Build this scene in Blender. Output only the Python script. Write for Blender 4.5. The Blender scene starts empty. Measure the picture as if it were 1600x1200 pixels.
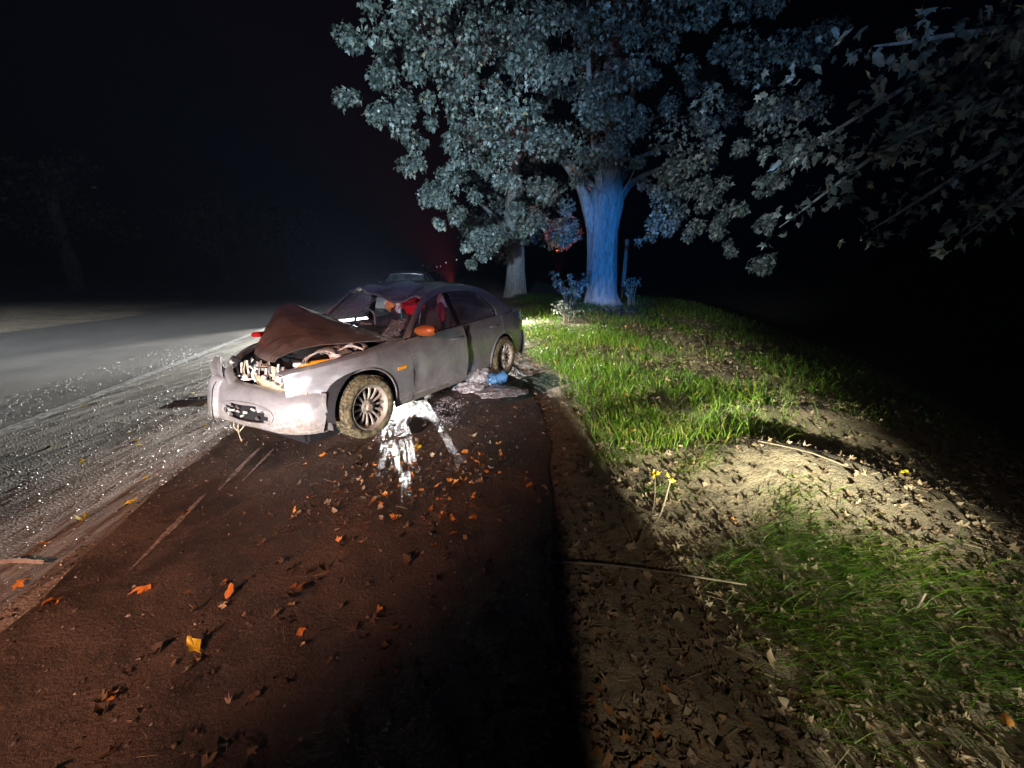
import bpy, bmesh, math, random
import numpy as np
from mathutils import Vector, Matrix
random.seed(7); rng = np.random.default_rng(11)
R = math.radians
scene = bpy.context.scene
COL = scene.collection

# ------------------------------------------------------------------ camera
cam_d = bpy.data.cameras.new('camera'); cam = bpy.data.objects.new('camera', cam_d); COL.objects.link(cam)
cam_d.sensor_width = 36.0; cam_d.lens = 620/1600*36.0
cam_d.clip_start = 0.02; cam_d.clip_end = 1500
cam.location = (0, 0, 1.57); cam.rotation_euler = (R(90) - math.atan(177/620), 0, 0)
scene.camera = cam
# ------------------------------------------------------------------ night sky
world = bpy.data.worlds.new('World'); scene.world = world; world.use_nodes = True
wn = world.node_tree.nodes; wl = world.node_tree.links
bg = wn['Background']
sky = wn.new('ShaderNodeTexSky'); sky.sky_type = 'NISHITA'; sky.sun_disc = False
sky.sun_elevation = R(-6); sky.sun_rotation = R(200)
wl.new(sky.outputs[0], bg.inputs[0]); bg.inputs[1].default_value = 0.004
# ------------------------------------------------------------------ exposure
scene.view_settings.view_transform = 'Standard'; scene.view_settings.look = 'None'
scene.view_settings.exposure = 0; scene.view_settings.gamma = 1; scene.view_settings.use_curve_mapping = False
scene.cycles.use_denoising = True
scene.cycles.max_bounces = 5; scene.cycles.use_adaptive_sampling = True; scene.cycles.adaptive_threshold = .02; scene.cycles.transparent_max_bounces = 12
scene.cycles.sample_clamp_indirect = 4
# ------------------------------------------------------------------ lamps of the vehicles at the scene, and fill lamps added
def spot(name, loc, target, power, color, cone, blend=0.3, radius=0.05):
    d = bpy.data.lights.new(name, 'SPOT'); o = bpy.data.objects.new(name, d); COL.objects.link(o)
    d.energy = power; d.color = color; d.spot_size = R(cone); d.spot_blend = blend; d.shadow_soft_size = radius
    o.location = loc
    o.rotation_euler = (Vector(target) - Vector(loc)).to_track_quat('-Z', 'Y').to_euler()
    return o
def low_beam(o, up, soft=.03, side=None, side_soft=.03, lo=None):
    """beam pattern of a dipped headlamp: cut off above `up` (tangent, lamp space) and, optionally, left of `side`"""
    d = o.data; d.use_nodes = True; t = d.node_tree; n = t.nodes; l = t.links
    em = n['Emission']; tc = n.new('ShaderNodeTexCoord'); sp = n.new('ShaderNodeSeparateXYZ'); l.new(tc.outputs['Normal'], sp.inputs[0])
    def div(k):
        m = n.new('ShaderNodeMath'); m.operation = 'DIVIDE'; l.new(sp.outputs[k], m.inputs[0]); l.new(sp.outputs[2], m.inputs[1])
        g = n.new('ShaderNodeMath'); g.operation = 'MULTIPLY'; l.new(m.outputs[0], g.inputs[0]); g.inputs[1].default_value = -1; return g.outputs[0]
    def step(x, lo, hi, inv):
        r = n.new('ShaderNodeMapRange'); r.interpolation_type = 'SMOOTHSTEP'; l.new(x, r.inputs['Value'])
        r.inputs['From Min'].default_value = lo; r.inputs['From Max'].default_value = hi
        r.inputs['To Min'].default_value = 1 if inv else 0; r.inputs['To Max'].default_value = 0 if inv else 1; return r.outputs[0]
    f = step(div(1), up-soft, up+soft, True)
    if side is not None:
        q = step(div(0), side-side_soft, side+side_soft, False); m = n.new('ShaderNodeMath'); m.operation = 'MULTIPLY'; l.new(f, m.inputs[0]); l.new(q, m.inputs[1]); f = m.outputs[0]
    if lo is not None:
        q = step(div(1), lo[0], lo[1], False); m = n.new('ShaderNodeMath'); m.operation = 'MULTIPLY_ADD'; l.new(q, m.inputs[0]); m.inputs[1].default_value = 1-lo[2]; m.inputs[2].default_value = lo[2]
        g = n.new('ShaderNodeMath'); g.operation = 'MULTIPLY'; l.new(f, g.inputs[0]); l.new(m.outputs[0], g.inputs[1]); f = g.outputs[0]
    l.new(f, em.inputs['Strength']); return o
# pair of headlamps of the car standing beyond the wreck, shining towards the camera
spot('headlamp', (-5.0, 14.72, .60), (-4.4, 3, .1), 13000, (1, .98, .93), 75, .5, .06)
spot('headlamp', (-3.6, 14.72, .60), (-3.2, 3, .1), 17000, (1, .98, .93), 60, .5, .06)
spot('headlamp', (-1.2, 13.2, .80), (2.15, 6.4, 0), 9500, (1, .97, .75), 27, .5, .05)  # extra lamp without a vehicle, added to backlight the grass
# dipped headlamps behind the photographer: on the wreck's nose and near side, and along the road
low_beam(spot('headlamp', (-2.3, -2.6, .55), (-1.75, 3.8, .42), 3600, (.97, .98, 1), 40, .7, .04), .06, .035, lo=(-.086, -.068, .02))
low_beam(spot('headlamp', (-6.2, -3, 2.3), (-12, 12, .0), 36000, (.86, .92, 1), 74, .9, .06),   .030, .035, lo=(-.16, -.03, .10))
# dipped headlamp of the patrol car on the verge behind the photographer
low_beam(spot('headlamp', (1.35, -2.2, .85), (1.5, 3.2, 0.0), 14500, (1, .98, .74), 38, 1.0, .05), .130, .035, -.137, .012, lo=(-.07, .10, .05))
# beacons of the patrol car, then spots added to fill leaves and litter
low_beam(spot('beacon_red', (-2.4, -2.2, 2.3), (-1.75, 3.0, .4), 1450, (1, .44, .27), 47, .95, .12), .19, .05)
spot('blue_lamp', (1.0, -3.0, 2.3), (2.6, 12, 1.95), 10000, (.002, .27, 1), 17, .8, .08)
low_beam(spot('blue_lamp', (-.6, -3.0, 2.4), (-1, 6, .8), 560, (.30, .22, 1), 50, .9, .08), 9, .1, lo=(-.03, .03, .12))
low_beam(spot('foliage_light', (-1.0, -3.0, 2.2), (-2.0, 9.0, 3.8), 12500, (.54, .79, 1), 40, 1.0, .08), 9, .1, lo=(-.25, -.17, .03))
spot('foliage_light', (-3.2, -2.5, 2.0), (5.0, 9.8, 2.7), 6000, (.70, .85, 1), 22, 1.0, .08)  # added spot that fills the foliage right of the trunk
spot('foliage_light', (.6, -3.0, 2.2), (5.0, 5, 2.6), 170, (.55, .75, 1), 40, 1.0, .08)  # weak fill added so the near hanging sprays show
low_beam(spot('litter_fill', (.22, -1.1, 1.9), (.34, 2.2, 0), 98, (1, .82, .60), 110, 1.0, .05), .5, .2, .0, .012)  # warm fill added for the leaf litter, cut along the dark band
low_beam(spot('blue_lamp', (0, -3.0, 2.3), (3.0, 10.5, 5.0), 3600, (.24, .50, 1), 36, 1.0, .08), 9, .1, lo=(-.09, -.02, .05))  # blue fill added for the crown above the trunk
# red rear lamp further along the verge, shining up into the leaves behind the big tree
spot('brake_lamp', (-4.3, 30, .5), (-6.0, 27, 6), 40000, (1, .07, .06), 70, .9, .05)
spot('brake_lamp', (1.75, 15.6, 1.5), (1.55, 13.6, 2.75), 900, (1, .12, .03), 44, .4, .04)

# ================================================================== helpers
def tag(o, label=None, cat=None, group=None, kind=None):
    if label: o['label'] = label
    if cat: o['category'] = cat
    if group: o['group'] = group
    if kind: o['kind'] = kind
    return o
def empty(name, loc=(0, 0, 0), rz=0, parent=None):
    o = bpy.data.objects.new(name, None); COL.objects.link(o); o.location = loc; o.rotation_euler = (0, 0, rz)
    o.empty_display_size = .1
    if parent: o.parent = parent
    return o
def link(name, me, parent=None, mat=None):
    if mat is not None and not me.materials: me.materials.append(mat)
    o = bpy.data.objects.new(name, me); COL.objects.link(o)
    if parent: o.parent = parent
    return o
def np_mesh(name, V, Fc, tint=None, smooth=False):
    V = np.asarray(V, np.float32); Fc = np.asarray(Fc, np.int32)
    me = bpy.data.meshes.new(name)
    me.vertices.add(len(V)); me.vertices.foreach_set('co', V.ravel())
    k = Fc.shape[1]; n = len(Fc)
    me.loops.add(n*k); me.loops.foreach_set('vertex_index', Fc.ravel())
    me.polygons.add(n); me.polygons.foreach_set('loop_start', np.arange(0, n*k, k, dtype=np.int32))
    try: me.polygons.foreach_set('loop_total', np.full(n, k, np.int32))
    except Exception: pass
    if smooth: me.polygons.foreach_set('use_smooth', np.ones(n, bool))
    me.update(calc_edges=True)
    if tint is not None:
        a = me.attributes.new('tint', 'FLOAT', 'POINT'); a.data.foreach_set('value', np.asarray(tint, np.float32))
    return me
def cr(pts, n):
    """Catmull-Rom through points, n samples"""
    P = np.asarray(pts, float); m = len(P)
    if m < 3:
        t = np.linspace(0, 1, n)[:, None]; return P[0]*(1-t) + P[-1]*t
    out = []
    for s in np.linspace(0, m-1-1e-9, n):
        i = int(s); t = s-i
        p0 = P[max(i-1, 0)]; p1 = P[i]; p2 = P[i+1]; p3 = P[min(i+2, m-1)]
        out.append(.5*((2*p1)+(-p0+p2)*t+(2*p0-5*p1+4*p2-p3)*t*t+(-p0+3*p1-3*p2+p3)*t**3))
    return np.array(out)
class MB:
    def __init__(s): s.v = []; s.f = []
    def add(s, V, F):
        b = len(s.v); s.v += [tuple(map(float, p)) for p in V]; s.f += [tuple(b+i for i in f) for f in F]; return s
    def grid(s, G, close=False):
        G = np.asarray(G, float); n, m = G.shape[:2]; F = []
        for i in range(n-1):
            for j in range(m if close else m-1):
                F.append((i*m+j, (i+1)*m+j, (i+1)*m+(j+1) % m, i*m+(j+1) % m))
        return s.add(G.reshape(-1, 3), F)
    def box(s, c, d, rz=0, ry=0, rx=0):
        M = Matrix.Rotation(rz, 3, 'Z') @ Matrix.Rotation(ry, 3, 'Y') @ Matrix.Rotation(rx, 3, 'X')
        V = [Vector(c) + M @ Vector((x*d[0]/2, y*d[1]/2, z*d[2]/2)) for x in (-1, 1) for y in (-1, 1) for z in (-1, 1)]
        return s.add(V, [(0, 1, 3, 2), (4, 6, 7, 5), (0, 4, 5, 1), (2, 3, 7, 6), (0, 2, 6, 4), (1, 5, 7, 3)])
    def tube(s, pts, r, seg=8, cap=True, flat=1.0, bump=None):
        P = [Vector(p) for p in pts]; n = len(P)
        rr = r if hasattr(r, '__len__') else [r]*n
        rings = []; up = None
        for i in range(n):
            t = (P[min(i+1, n-1)] - P[max(i-1, 0)]).normalized()
            if up is None:
                up = Vector((0, 0, 1)) if abs(t.z) < .9 else Vector((1, 0, 0))
            a = t.cross(up)
            if a.length < 1e-4: a = t.cross(Vector((0, 1, 0)))
            a.normalize(); b = a.cross(t).normalized(); up = b
            ring = []
            for k in range(seg):
                th = 2*math.pi*k/seg; q = rr[i]*(1 if bump is None else bump(i/n, th))
                ring.append(P[i] + a*math.cos(th)*q + b*math.sin(th)*q*flat)
            rings.append(ring)
        base = len(s.v); s.grid([[tuple(p) for p in rg] for rg in rings], True)
        if cap:
            s.f.append(tuple(base+k for k in range(seg))); s.f.append(tuple(base+(n-1)*seg+k for k in reversed(range(seg))))
        return s
    def lathe(s, prof, seg=32, axis='Y', closed=False):
        """prof: list of (r, h) around axis"""
        rings = []
        for r, h in prof:
            ring = []
            for k in range(seg):
                th = 2*math.pi*k/seg; a, b = r*math.cos(th), r*math.sin(th)
                ring.append((a, h, b) if axis == 'Y' else (a, b, h))
            rings.append(ring)
        if closed: rings.append(rings[0])
        return s.grid(rings, True)
    def move(s, fn):
        s.v = [tuple(fn(*p)) for p in s.v]; return s
    def mesh(s, name, smooth=False, solid=0, bevel=0):
        me = bpy.data.meshes.new(name); me.from_pydata(s.v, [], s.f)
        bm = bmesh.new(); bm.from_mesh(me)
        bmesh.ops.remove_doubles(bm, verts=bm.verts, dist=1e-5)
        bmesh.ops.recalc_face_normals(bm, faces=bm.faces)
        if bevel: bmesh.ops.bevel(bm, geom=bm.edges, offset=bevel, segments=2, affect='EDGES', clamp_overlap=True)
        if solid:      # give the sheet a thickness along its vertex normals
            bm.normal_update(); bm.verts.ensure_lookup_table(); n0 = len(bm.verts)
            vs = bm.verts[:]; fs = bm.faces[:]; be = [e for e in bm.edges if e.is_boundary]
            cp = {v: bm.verts.new(v.co - v.normal*solid) for v in vs}
            for f_ in fs:
                try: bm.faces.new([cp[v] for v in reversed(f_.verts)])
                except ValueError: pass
            for e in be:
                a_, b_ = e.verts
                try: bm.faces.new((b_, a_, cp[a_], cp[b_]))
                except ValueError: pass
            bmesh.ops.recalc_face_normals(bm, faces=bm.faces)
        bm.to_mesh(me); bm.free()
        if smooth:
            me.polygons.foreach_set('use_smooth', [True]*len(me.polygons))
            try: me.set_sharp_from_angle(angle=R(38))
            except Exception: pass
        me.update(); return me
    def build(s, name, mat, parent=None, smooth=False, solid=0, bevel=0):
        return link(name, s.mesh(name, smooth, solid, bevel), parent, mat)

# ================================================================== materials
class NT:
    def __init__(s, name):
        s.m = bpy.data.materials.new(name); s.m.use_nodes = True; s.t = s.m.node_tree; s.n = s.t.nodes; s.l = s.t.links
        s.b = s.n['Principled BSDF']; s.out = s.n['Material Output']
        s.tc = s.n.new('ShaderNodeTexCoord')
    def noise(s, scale, detail=5, rough=.6, coord='Object', dist=0, vec=None):
        n = s.n.new('ShaderNodeTexNoise'); n.inputs['Scale'].default_value = scale; n.inputs['Detail'].default_value = detail
        n.inputs['Roughness'].default_value = rough; n.inputs['Distortion'].default_value = dist
        s.l.new(vec if vec is not None else s.tc.outputs[coord], n.inputs['Vector']); return n.outputs['Fac']
    def ramp(s, fac, stops):
        n = s.n.new('ShaderNodeValToRGB'); s.l.new(fac, n.inputs[0]); e = n.color_ramp.elements
        while len(e) < len(stops): e.new(.5)
        for i, (p, c) in enumerate(stops):
            e[i].position = p; e[i].color = (c[0], c[1], c[2], 1) if hasattr(c, '__len__') else (c, c, c, 1)
        return n.outputs[0]
    def mix(s, fac, a, b, mode='MIX'):
        n = s.n.new('ShaderNodeMix'); n.data_type = 'RGBA'; n.blend_type = mode
        for k, x in ((0, fac), (6, a), (7, b)):
            if hasattr(x, 'links'): s.l.new(x, n.inputs[k])
            elif k == 0: n.inputs[0].default_value = x
            else: n.inputs[k].default_value = (*x, 1)
        return n.outputs[2]
    def math(s, op, a, b=0.):
        n = s.n.new('ShaderNodeMath'); n.operation = op
        for k, x in ((0, a), (1, b)):
            if hasattr(x, 'links'): s.l.new(x, n.inputs[k])
            else: n.inputs[k].default_value = x
        return n.outputs[0]
    def set(s, **kw):
        for k, v in kw.items():
            i = s.b.inputs[{'color': 'Base Color', 'rough': 'Roughness', 'metal': 'Metallic', 'spec': 'Specular IOR Level', 'trans': 'Transmission Weight', 'coat': 'Coat Weight', 'alpha': 'Alpha', 'ior': 'IOR'}[k]]
            if hasattr(v, 'links'): s.l.new(v, i)
            elif k == 'color': i.default_value = (*v, 1)
            else: i.default_value = v
        return s
    def bump(s, h, strength=.5, dist=.01):
        n = s.n.new('ShaderNodeBump'); n.inputs['Strength'].default_value = strength; n.inputs['Distance'].default_value = dist
        s.l.new(h, n.inputs['Height']); s.l.new(n.outputs[0], s.b.inputs['Normal']); return s
    def attr(s, name='tint'):
        n = s.n.new('ShaderNodeAttribute'); n.attribute_name = name; return n.outputs['Fac']
    def rand(s):
        return s.n.new('ShaderNodeObjectInfo').outputs['Random']
    def translucent(s, color, fac=.4):
        t = s.n.new('ShaderNodeBsdfTranslucent'); m = s.n.new('ShaderNodeMixShader'); m.inputs[0].default_value = fac
        if hasattr(color, 'links'): s.l.new(color, t.inputs[0])
        else: t.inputs[0].default_value = (*color, 1)
        s.l.new(s.b.outputs[0], m.inputs[1]); s.l.new(t.outputs[0], m.inputs[2]); s.l.new(m.outputs[0], s.out.inputs[0]); return s
    def thin_glass(s, tint, opacity=.25, rough=.04):
        tr = s.n.new('ShaderNodeBsdfTransparent'); tr.inputs[0].default_value = (*tint, 1)
        m = s.n.new('ShaderNodeMixShader')
        if hasattr(opacity, 'links'): s.l.new(opacity, m.inputs[0])
        else: m.inputs[0].default_value = opacity
        s.set(rough=rough)
        s.l.new(tr.outputs[0], m.inputs[1]); s.l.new(s.b.outputs[0], m.inputs[2]); s.l.new(m.outputs[0], s.out.inputs[0]); return s
M = {}
def simple(name, col, rough=.6, metal=0, nscale=0, var=.25, bump=0, coat=0, spec=.5):
    t = NT(name)
    if nscale:
        n = t.noise(nscale); c = t.ramp(n, [(.3, [x*(1-var) for x in col]), (.7, [min(1, x*(1+var)) for x in col])]); t.set(color=c)
        if bump: t.bump(n, bump)
    else: t.set(color=col)
    t.set(rough=rough, metal=metal, coat=coat, spec=spec); M[name] = t.m; return t.m

# silver paint, dusty, muddy towards the sill (mud splash is a real layer on the paint)
def paint(name, base, mud=(.20, .165, .12)):
    t = NT(name)
    sep = t.n.new('ShaderNodeSeparateXYZ'); t.l.new(t.tc.outputs['Object'], sep.inputs[0])
    g = t.math('ADD', t.math('MULTIPLY', sep.outputs[2], -2.1), 1.0)
    n1 = t.noise(6, 8, .7); n2 = t.noise(38, 6, .65)
    d = t.math('ADD', g, t.math('MULTIPLY', t.math('SUBTRACT', n1, .5), 1.6))
    mask = t.ramp(d, [(.12, 0), (.62, .95)])
    fine = t.ramp(n2, [(.36, .55), (.62, 1)])
    dust = t.ramp(t.noise(3.1, 9, .78, dist=.8), [(.40, .0), (.62, .75)])
    c = t.mix(dust, base, tuple(x*.55+.03 for x in base))
    c = t.mix(t.math('MULTIPLY', mask, fine), c, mud)
    # scratches
    mp = t.n.new('ShaderNodeMapping'); t.l.new(t.tc.outputs['Object'], mp.inputs[0]); mp.inputs['Scale'].default_value = (2.5, 2.5, 22); mp.inputs['Rotation'].default_value = (0, .3, .1)
    sc = t.ramp(t.noise(3.2, 3, .5, vec=mp.outputs[0]), [(.615, 0), (.64, .85)])
    c = t.mix(sc, c, (.48, .47, .45))
    t.set(color=c, rough=t.ramp(d, [(.1, .30), (.6, .75)]), metal=t.math('MULTIPLY', t.math('SUBTRACT', 1.0, mask), .5), coat=.8)
    t.b.inputs['Coat Roughness'].default_value = .12; t.bump(t.math('ADD', t.noise(5, 3, .5), t.math('MULTIPLY', n2, .25)), .14, .02)
    M[name] = t.m
paint('silver_paint', (.43, .44, .46))
paint('bumper_paint', (.55, .555, .57))
t = NT('hood_lit_paint'); n = t.noise(3.5, 8, .72, dist=.5); mp = t.n.new('ShaderNodeMapping'); t.l.new(t.tc.outputs['Object'], mp.inputs[0]); mp.inputs['Scale'].default_value = (2, 16, 2); mp.inputs['Rotation'].default_value = (0, 0, .5)  # silver paint browned with the red lamp's light, plus scuffs
t.set(color=t.mix(t.ramp(t.noise(2.6, 4, .6, vec=mp.outputs[0]), [(.60, 0), (.64, .6)]), t.ramp(n, [(.35, (.15, .12, .112)), (.62, (.31, .26, .245))]), (.45, .43, .42)), rough=.36, metal=.35, coat=.4).bump(t.noise(14, 5), .06, .01); M['hood_lit_paint'] = t.m
paint('dark_paint', (.16, .165, .18))
simple('black_plastic', (.018, .018, .02), .55, 0, 30, .4, .2)
simple('rubber', (.025, .024, .023), .8)
t = NT('muddy_tyre'); n = t.noise(26, 6, .7); t.set(color=t.ramp(n, [(.40, (.035, .031, .026)), (.52, (.16, .135, .07)), (.66, (.30, .26, .15))]), rough=.9).bump(n, .8, .012); M['muddy_tyre'] = t.m
t = NT('dusty_rim'); n = t.noise(18, 6, .7); t.set(color=t.ramp(n, [(.35, (.30, .265, .215)), (.65, (.48, .43, .36))]), rough=.6, metal=.35).bump(n, .15); M['dusty_rim'] = t.m
simple('dark_inside', (.012, .012, .014), .9)
simple('mirror_lit_paint', (.50, .16, .05), .38, .2, 12, .15)  # red lamplight put into the silver mirror cap as orange
simple('amber', (.95, .38, .02), .25, 0)
simple('chrome', (.6, .6, .62), .2, 1)
simple('bare_metal', (.46, .45, .43), .42, .75, 22, .35, .3)
simple('beige_plastic', (.52, .45, .30), .6, 0, 20, .25, .2)
simple('white_plastic', (.72, .71, .66), .5, 0, 24, .2, .2)
simple('grey_plastic', (.34, .33, .31), .6, 0, 24, .3, .2)
simple('red_cloth', (.62, .015, .03), .85, 0, 14, .25, .4)
simple('grey_cloth', (.16, .155, .16), .9, 0, 30, .3, .4)
simple('seat_cloth', (.05, .05, .06), .92, 0, 40, .3, .3)
simple('white_cloth', (.75, .74, .70), .8, 0, 20, .1, .3)
simple('orange_cloth', (.75, .30, .10), .8, 0, 20, .2, .3)
simple('teal_plastic', (.03, .22, .26), .4)
t = NT('car_glass'); n = t.noise(7, 6, .7); t.set(color=(.30, .31, .33), spec=.6).thin_glass((.72, .76, .76), t.ramp(n, [(.35, .08), (.7, .34)]), .06); M['car_glass'] = t.m
t = NT('cracked_glass'); v = t.n.new('ShaderNodeTexVoronoi'); v.feature = 'DISTANCE_TO_EDGE'; v.inputs['Scale'].default_value = 26; t.l.new(t.tc.outputs['Object'], v.inputs[0])
t.set(color=(.55, .57, .6)).thin_glass((.7, .74, .76), t.ramp(v.outputs[0], [(0, .75), (.05, .16)]), .1); M['cracked_glass'] = t.m
t = NT('clear_film'); n = t.noise(16, 5, .7, dist=1.5); t.set(color=(.72, .72, .74), spec=.8).thin_glass((.9, .9, .92), t.ramp(n, [(.36, .12), (.6, .75)]), .16); t.bump(n, .8, .02); M['clear_film'] = t.m
t = NT('blue_bottle'); n = t.noise(14, 4, .6); t.set(color=(.20, .48, .85), spec=.8).thin_glass((.6, .82, 1), t.ramp(n, [(.3, .2), (.7, .7)]), .10); t.bump(n, .6, .02); M['blue_bottle'] = t.m
simple('blue_cap', (.01, .05, .55), .35)
t = NT('green_glass'); t.set(color=(.10, .15, .14), spec=.7).thin_glass((.62, .72, .70), .22, .15); M['green_glass'] = t.m
# road surfaces
t = NT('asphalt'); n1 = t.noise(90, 4, .7); n2 = t.noise(1.3, 6, .65)
vo = t.n.new('ShaderNodeTexVoronoi'); vo.inputs['Scale'].default_value = 75; t.l.new(t.tc.outputs['Object'], vo.inputs[0])
c = t.mix(t.ramp(n2, [(.35, 0), (.7, 1)]), (.075, .072, .068), (.135, .125, .11))
c = t.mix(t.math('MULTIPLY', n1, .6), c, (.20, .19, .17))
t.set(color=c, rough=t.ramp(n2, [(.3, .6), (.7, .8)]), spec=.3); t.bump(t.math('ADD', vo.outputs[0], n1), .5, .008); M['asphalt'] = t.m
t = NT('sheen_asphalt'); n1 = t.noise(90, 4, .7)  # asphalt paled with headlamp sheen, streaked darker along the road
mp = t.n.new('ShaderNodeMapping'); t.l.new(t.tc.outputs['Object'], mp.inputs[0]); mp.inputs['Rotation'].default_value = (0, 0, R(-13.5)); mp.inputs['Scale'].default_value = (5.5, .42, 1)
n2 = t.noise(1.6, 7, .68, vec=mp.outputs[0], dist=.4); n3 = t.noise(2.2, 6, .7)
c = t.mix(t.ramp(n2, [(.42, 0), (.56, 1)]), (.07, .064, .056), (.27, .25, .215)); c = t.mix(t.ramp(n3, [(.45, 0), (.7, .6)]), c, (.12, .11, .095)); c = t.mix(t.math('MULTIPLY', n1, .55), c, (.26, .245, .21))
vo = t.n.new('ShaderNodeTexVoronoi'); vo.inputs['Scale'].default_value = 60; t.l.new(t.tc.outputs['Object'], vo.inputs[0])
t.set(color=c, rough=t.ramp(n2, [(.4, .48), (.6, .8)]), spec=.4); t.bump(t.math('ADD', t.math('ADD', vo.outputs[0], n1), t.math('MULTIPLY', n2, 3.)), .6, .012); M['sheen_asphalt'] = t.m
t = NT('mud'); n1 = t.noise(60, 5, .7); n2 = t.noise(1.7, 7, .65, dist=.6); n3 = t.noise(9, 6, .65)
c = t.mix(t.ramp(n2, [(.38, 0), (.64, 1)]), (.030, .024, .020), (.125, .095, .072))
c = t.mix(t.ramp(n3, [(.52, 0), (.72, .6)]), c, (.15, .115, .088))
t.set(color=c, rough=t.ramp(n2, [(.42, .40), (.60, .72)])); t.bump(t.math('ADD', t.math('MULTIPLY', n3, 1.6), t.math('MULTIPLY', n1, .9)), .75, .03); M['mud'] = t.m
t = NT('soil'); n1 = t.noise(50, 5, .75); n2 = t.noise(1.1, 7, .6); n3 = t.noise(11, 6, .7)
c = t.mix(t.ramp(n2, [(.35, 0), (.65, 1)]), (.17, .135, .09), (.34, .275, .18))
c = t.mix(t.ramp(n3, [(.45, 0), (.7, .8)]), c, (.07, .055, .038))
t.set(color=c, rough=.95); t.bump(t.math('ADD', t.math('MULTIPLY', n3, 1.4), n1), .9, .03); M['soil'] = t.m
t = NT('worn_line'); n1 = t.noise(14, 7, .75); t.set(color=t.ramp(n1, [(.40, (.12, .115, .105)), (.60, (.40, .39, .36))]), rough=.75); t.bump(t.noise(90), .4); M['worn_line'] = t.m
t = NT('light_sliver'); n1 = t.noise(40, 7, .75); t.set(color=t.ramp(n1, [(.40, (.06, .05, .045)), (.62, (.40, .37, .34))]), rough=.8); t.bump(n1, .5); M['light_sliver'] = t.m  # speckled pale colour that paints slivers of light on the mud
t = NT('stone'); a = t.attr(); t.set(color=t.ramp(a, [(0, (.10, .095, .085)), (.7, (.24, .225, .20)), (1, (.55, .53, .48))]), rough=.36, spec=.6); M['stone'] = t.m
t = NT('clod'); a = t.attr(); t.set(color=t.ramp(a, [(0, (.035, .028, .022)), (.8, (.12, .095, .075)), (1, (.30, .26, .22))]), rough=.8); M['clod'] = t.m
t = NT('glint_white'); t.set(color=(.86, .88, .92), rough=.12, spec=1.0); M['glint_white'] = t.m  # near-white chips that carry the light glints on the mud
# vegetation
t = NT('grass_blade'); a = t.attr(); c = t.ramp(a, [(0, (.04, .10, .010)), (.55, (.085, .19, .014)), (.85, (.18, .23, .02)), (1, (.28, .23, .08))]); t.set(color=c, rough=.5, spec=.35).translucent(c, .45); M['grass_blade'] = t.m
t = NT('tree_leaf'); a = t.attr(); c = t.ramp(a, [(0, (.035, .05, .038)), (.35, (.085, .105, .085)), (.75, (.18, .20, .175)), (.95, (.30, .31, .27)), (1, (.30, .25, .12))]); t.set(color=c, rough=.38, spec=.5).translucent(c, .3); M['tree_leaf'] = t.m
t = NT('tree_leaf_single'); a = t.rand(); c = t.ramp(a, [(0, (.085, .10, .08)), (.6, (.15, .165, .14)), (1, (.23, .22, .17))]); t.set(color=c, rough=.5, spec=.35).translucent(c, .3); M['tree_leaf_single'] = t.m
t = NT('dry_leaf'); a = t.rand(); n = t.noise(16, 4, .6); c = t.ramp(a, [(0, (.16, .075, .03)), (.35, (.34, .16, .05)), (.7, (.42, .24, .10)), (1, (.50, .36, .20))]); c = t.mix(t.math('MULTIPLY', n, .5), c, (.10, .05, .025)); t.set(color=c, rough=.65).translucent(c, .2); M['dry_leaf'] = t.m
t = NT('litter_leaf'); a = t.attr(); c = t.ramp(a, [(0, (.055, .038, .024)), (.5, (.15, .10, .06)), (.85, (.26, .19, .12)), (1, (.38, .32, .22))]); t.set(color=c, rough=.7).translucent(c, .15); M['litter_leaf'] = t.m
simple('yellow_leaf', (.62, .48, .03), .55, 0, 30, .25)
simple('orange_leaf', (.58, .24, .05), .6, 0, 30, .3)
simple('twig', (.13, .10, .07), .85, 0, 30, .4, .3)
simple('straw', (.30, .24, .13), .8)
t = NT('bark')
mp = t.n.new('ShaderNodeMapping'); t.l.new(t.tc.outputs['Object'], mp.inputs[0]); mp.inputs['Scale'].default_value = (9, 9, 1.6)
n1 = t.noise(2.2, 8, .72, vec=mp.outputs[0], dist=.5); n2 = t.noise(30, 5, .7)
t.set(color=t.ramp(n1, [(.35, (.12, .11, .10)), (.6, (.33, .32, .31)), (.8, (.44, .43, .42))]), rough=.9); t.bump(t.math('ADD', n1, t.math('MULTIPLY', n2, .25)), 1.0, .05); M['bark'] = t.m
simple('wood_post', (.16, .115, .085), .85, 0, 18, .35, .4)
def emit(name, col, s):
    t = NT(name); t.set(color=(0, 0, 0)); t.b.inputs['Emission Color'].default_value = (*col, 1); t.b.inputs['Emission Strength'].default_value = s; M[name] = t.m
emit('lamp_glow', (.75, .85, 1), .45); emit('lamp_glow_warm', (1, .7, .5), .12)

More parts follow.
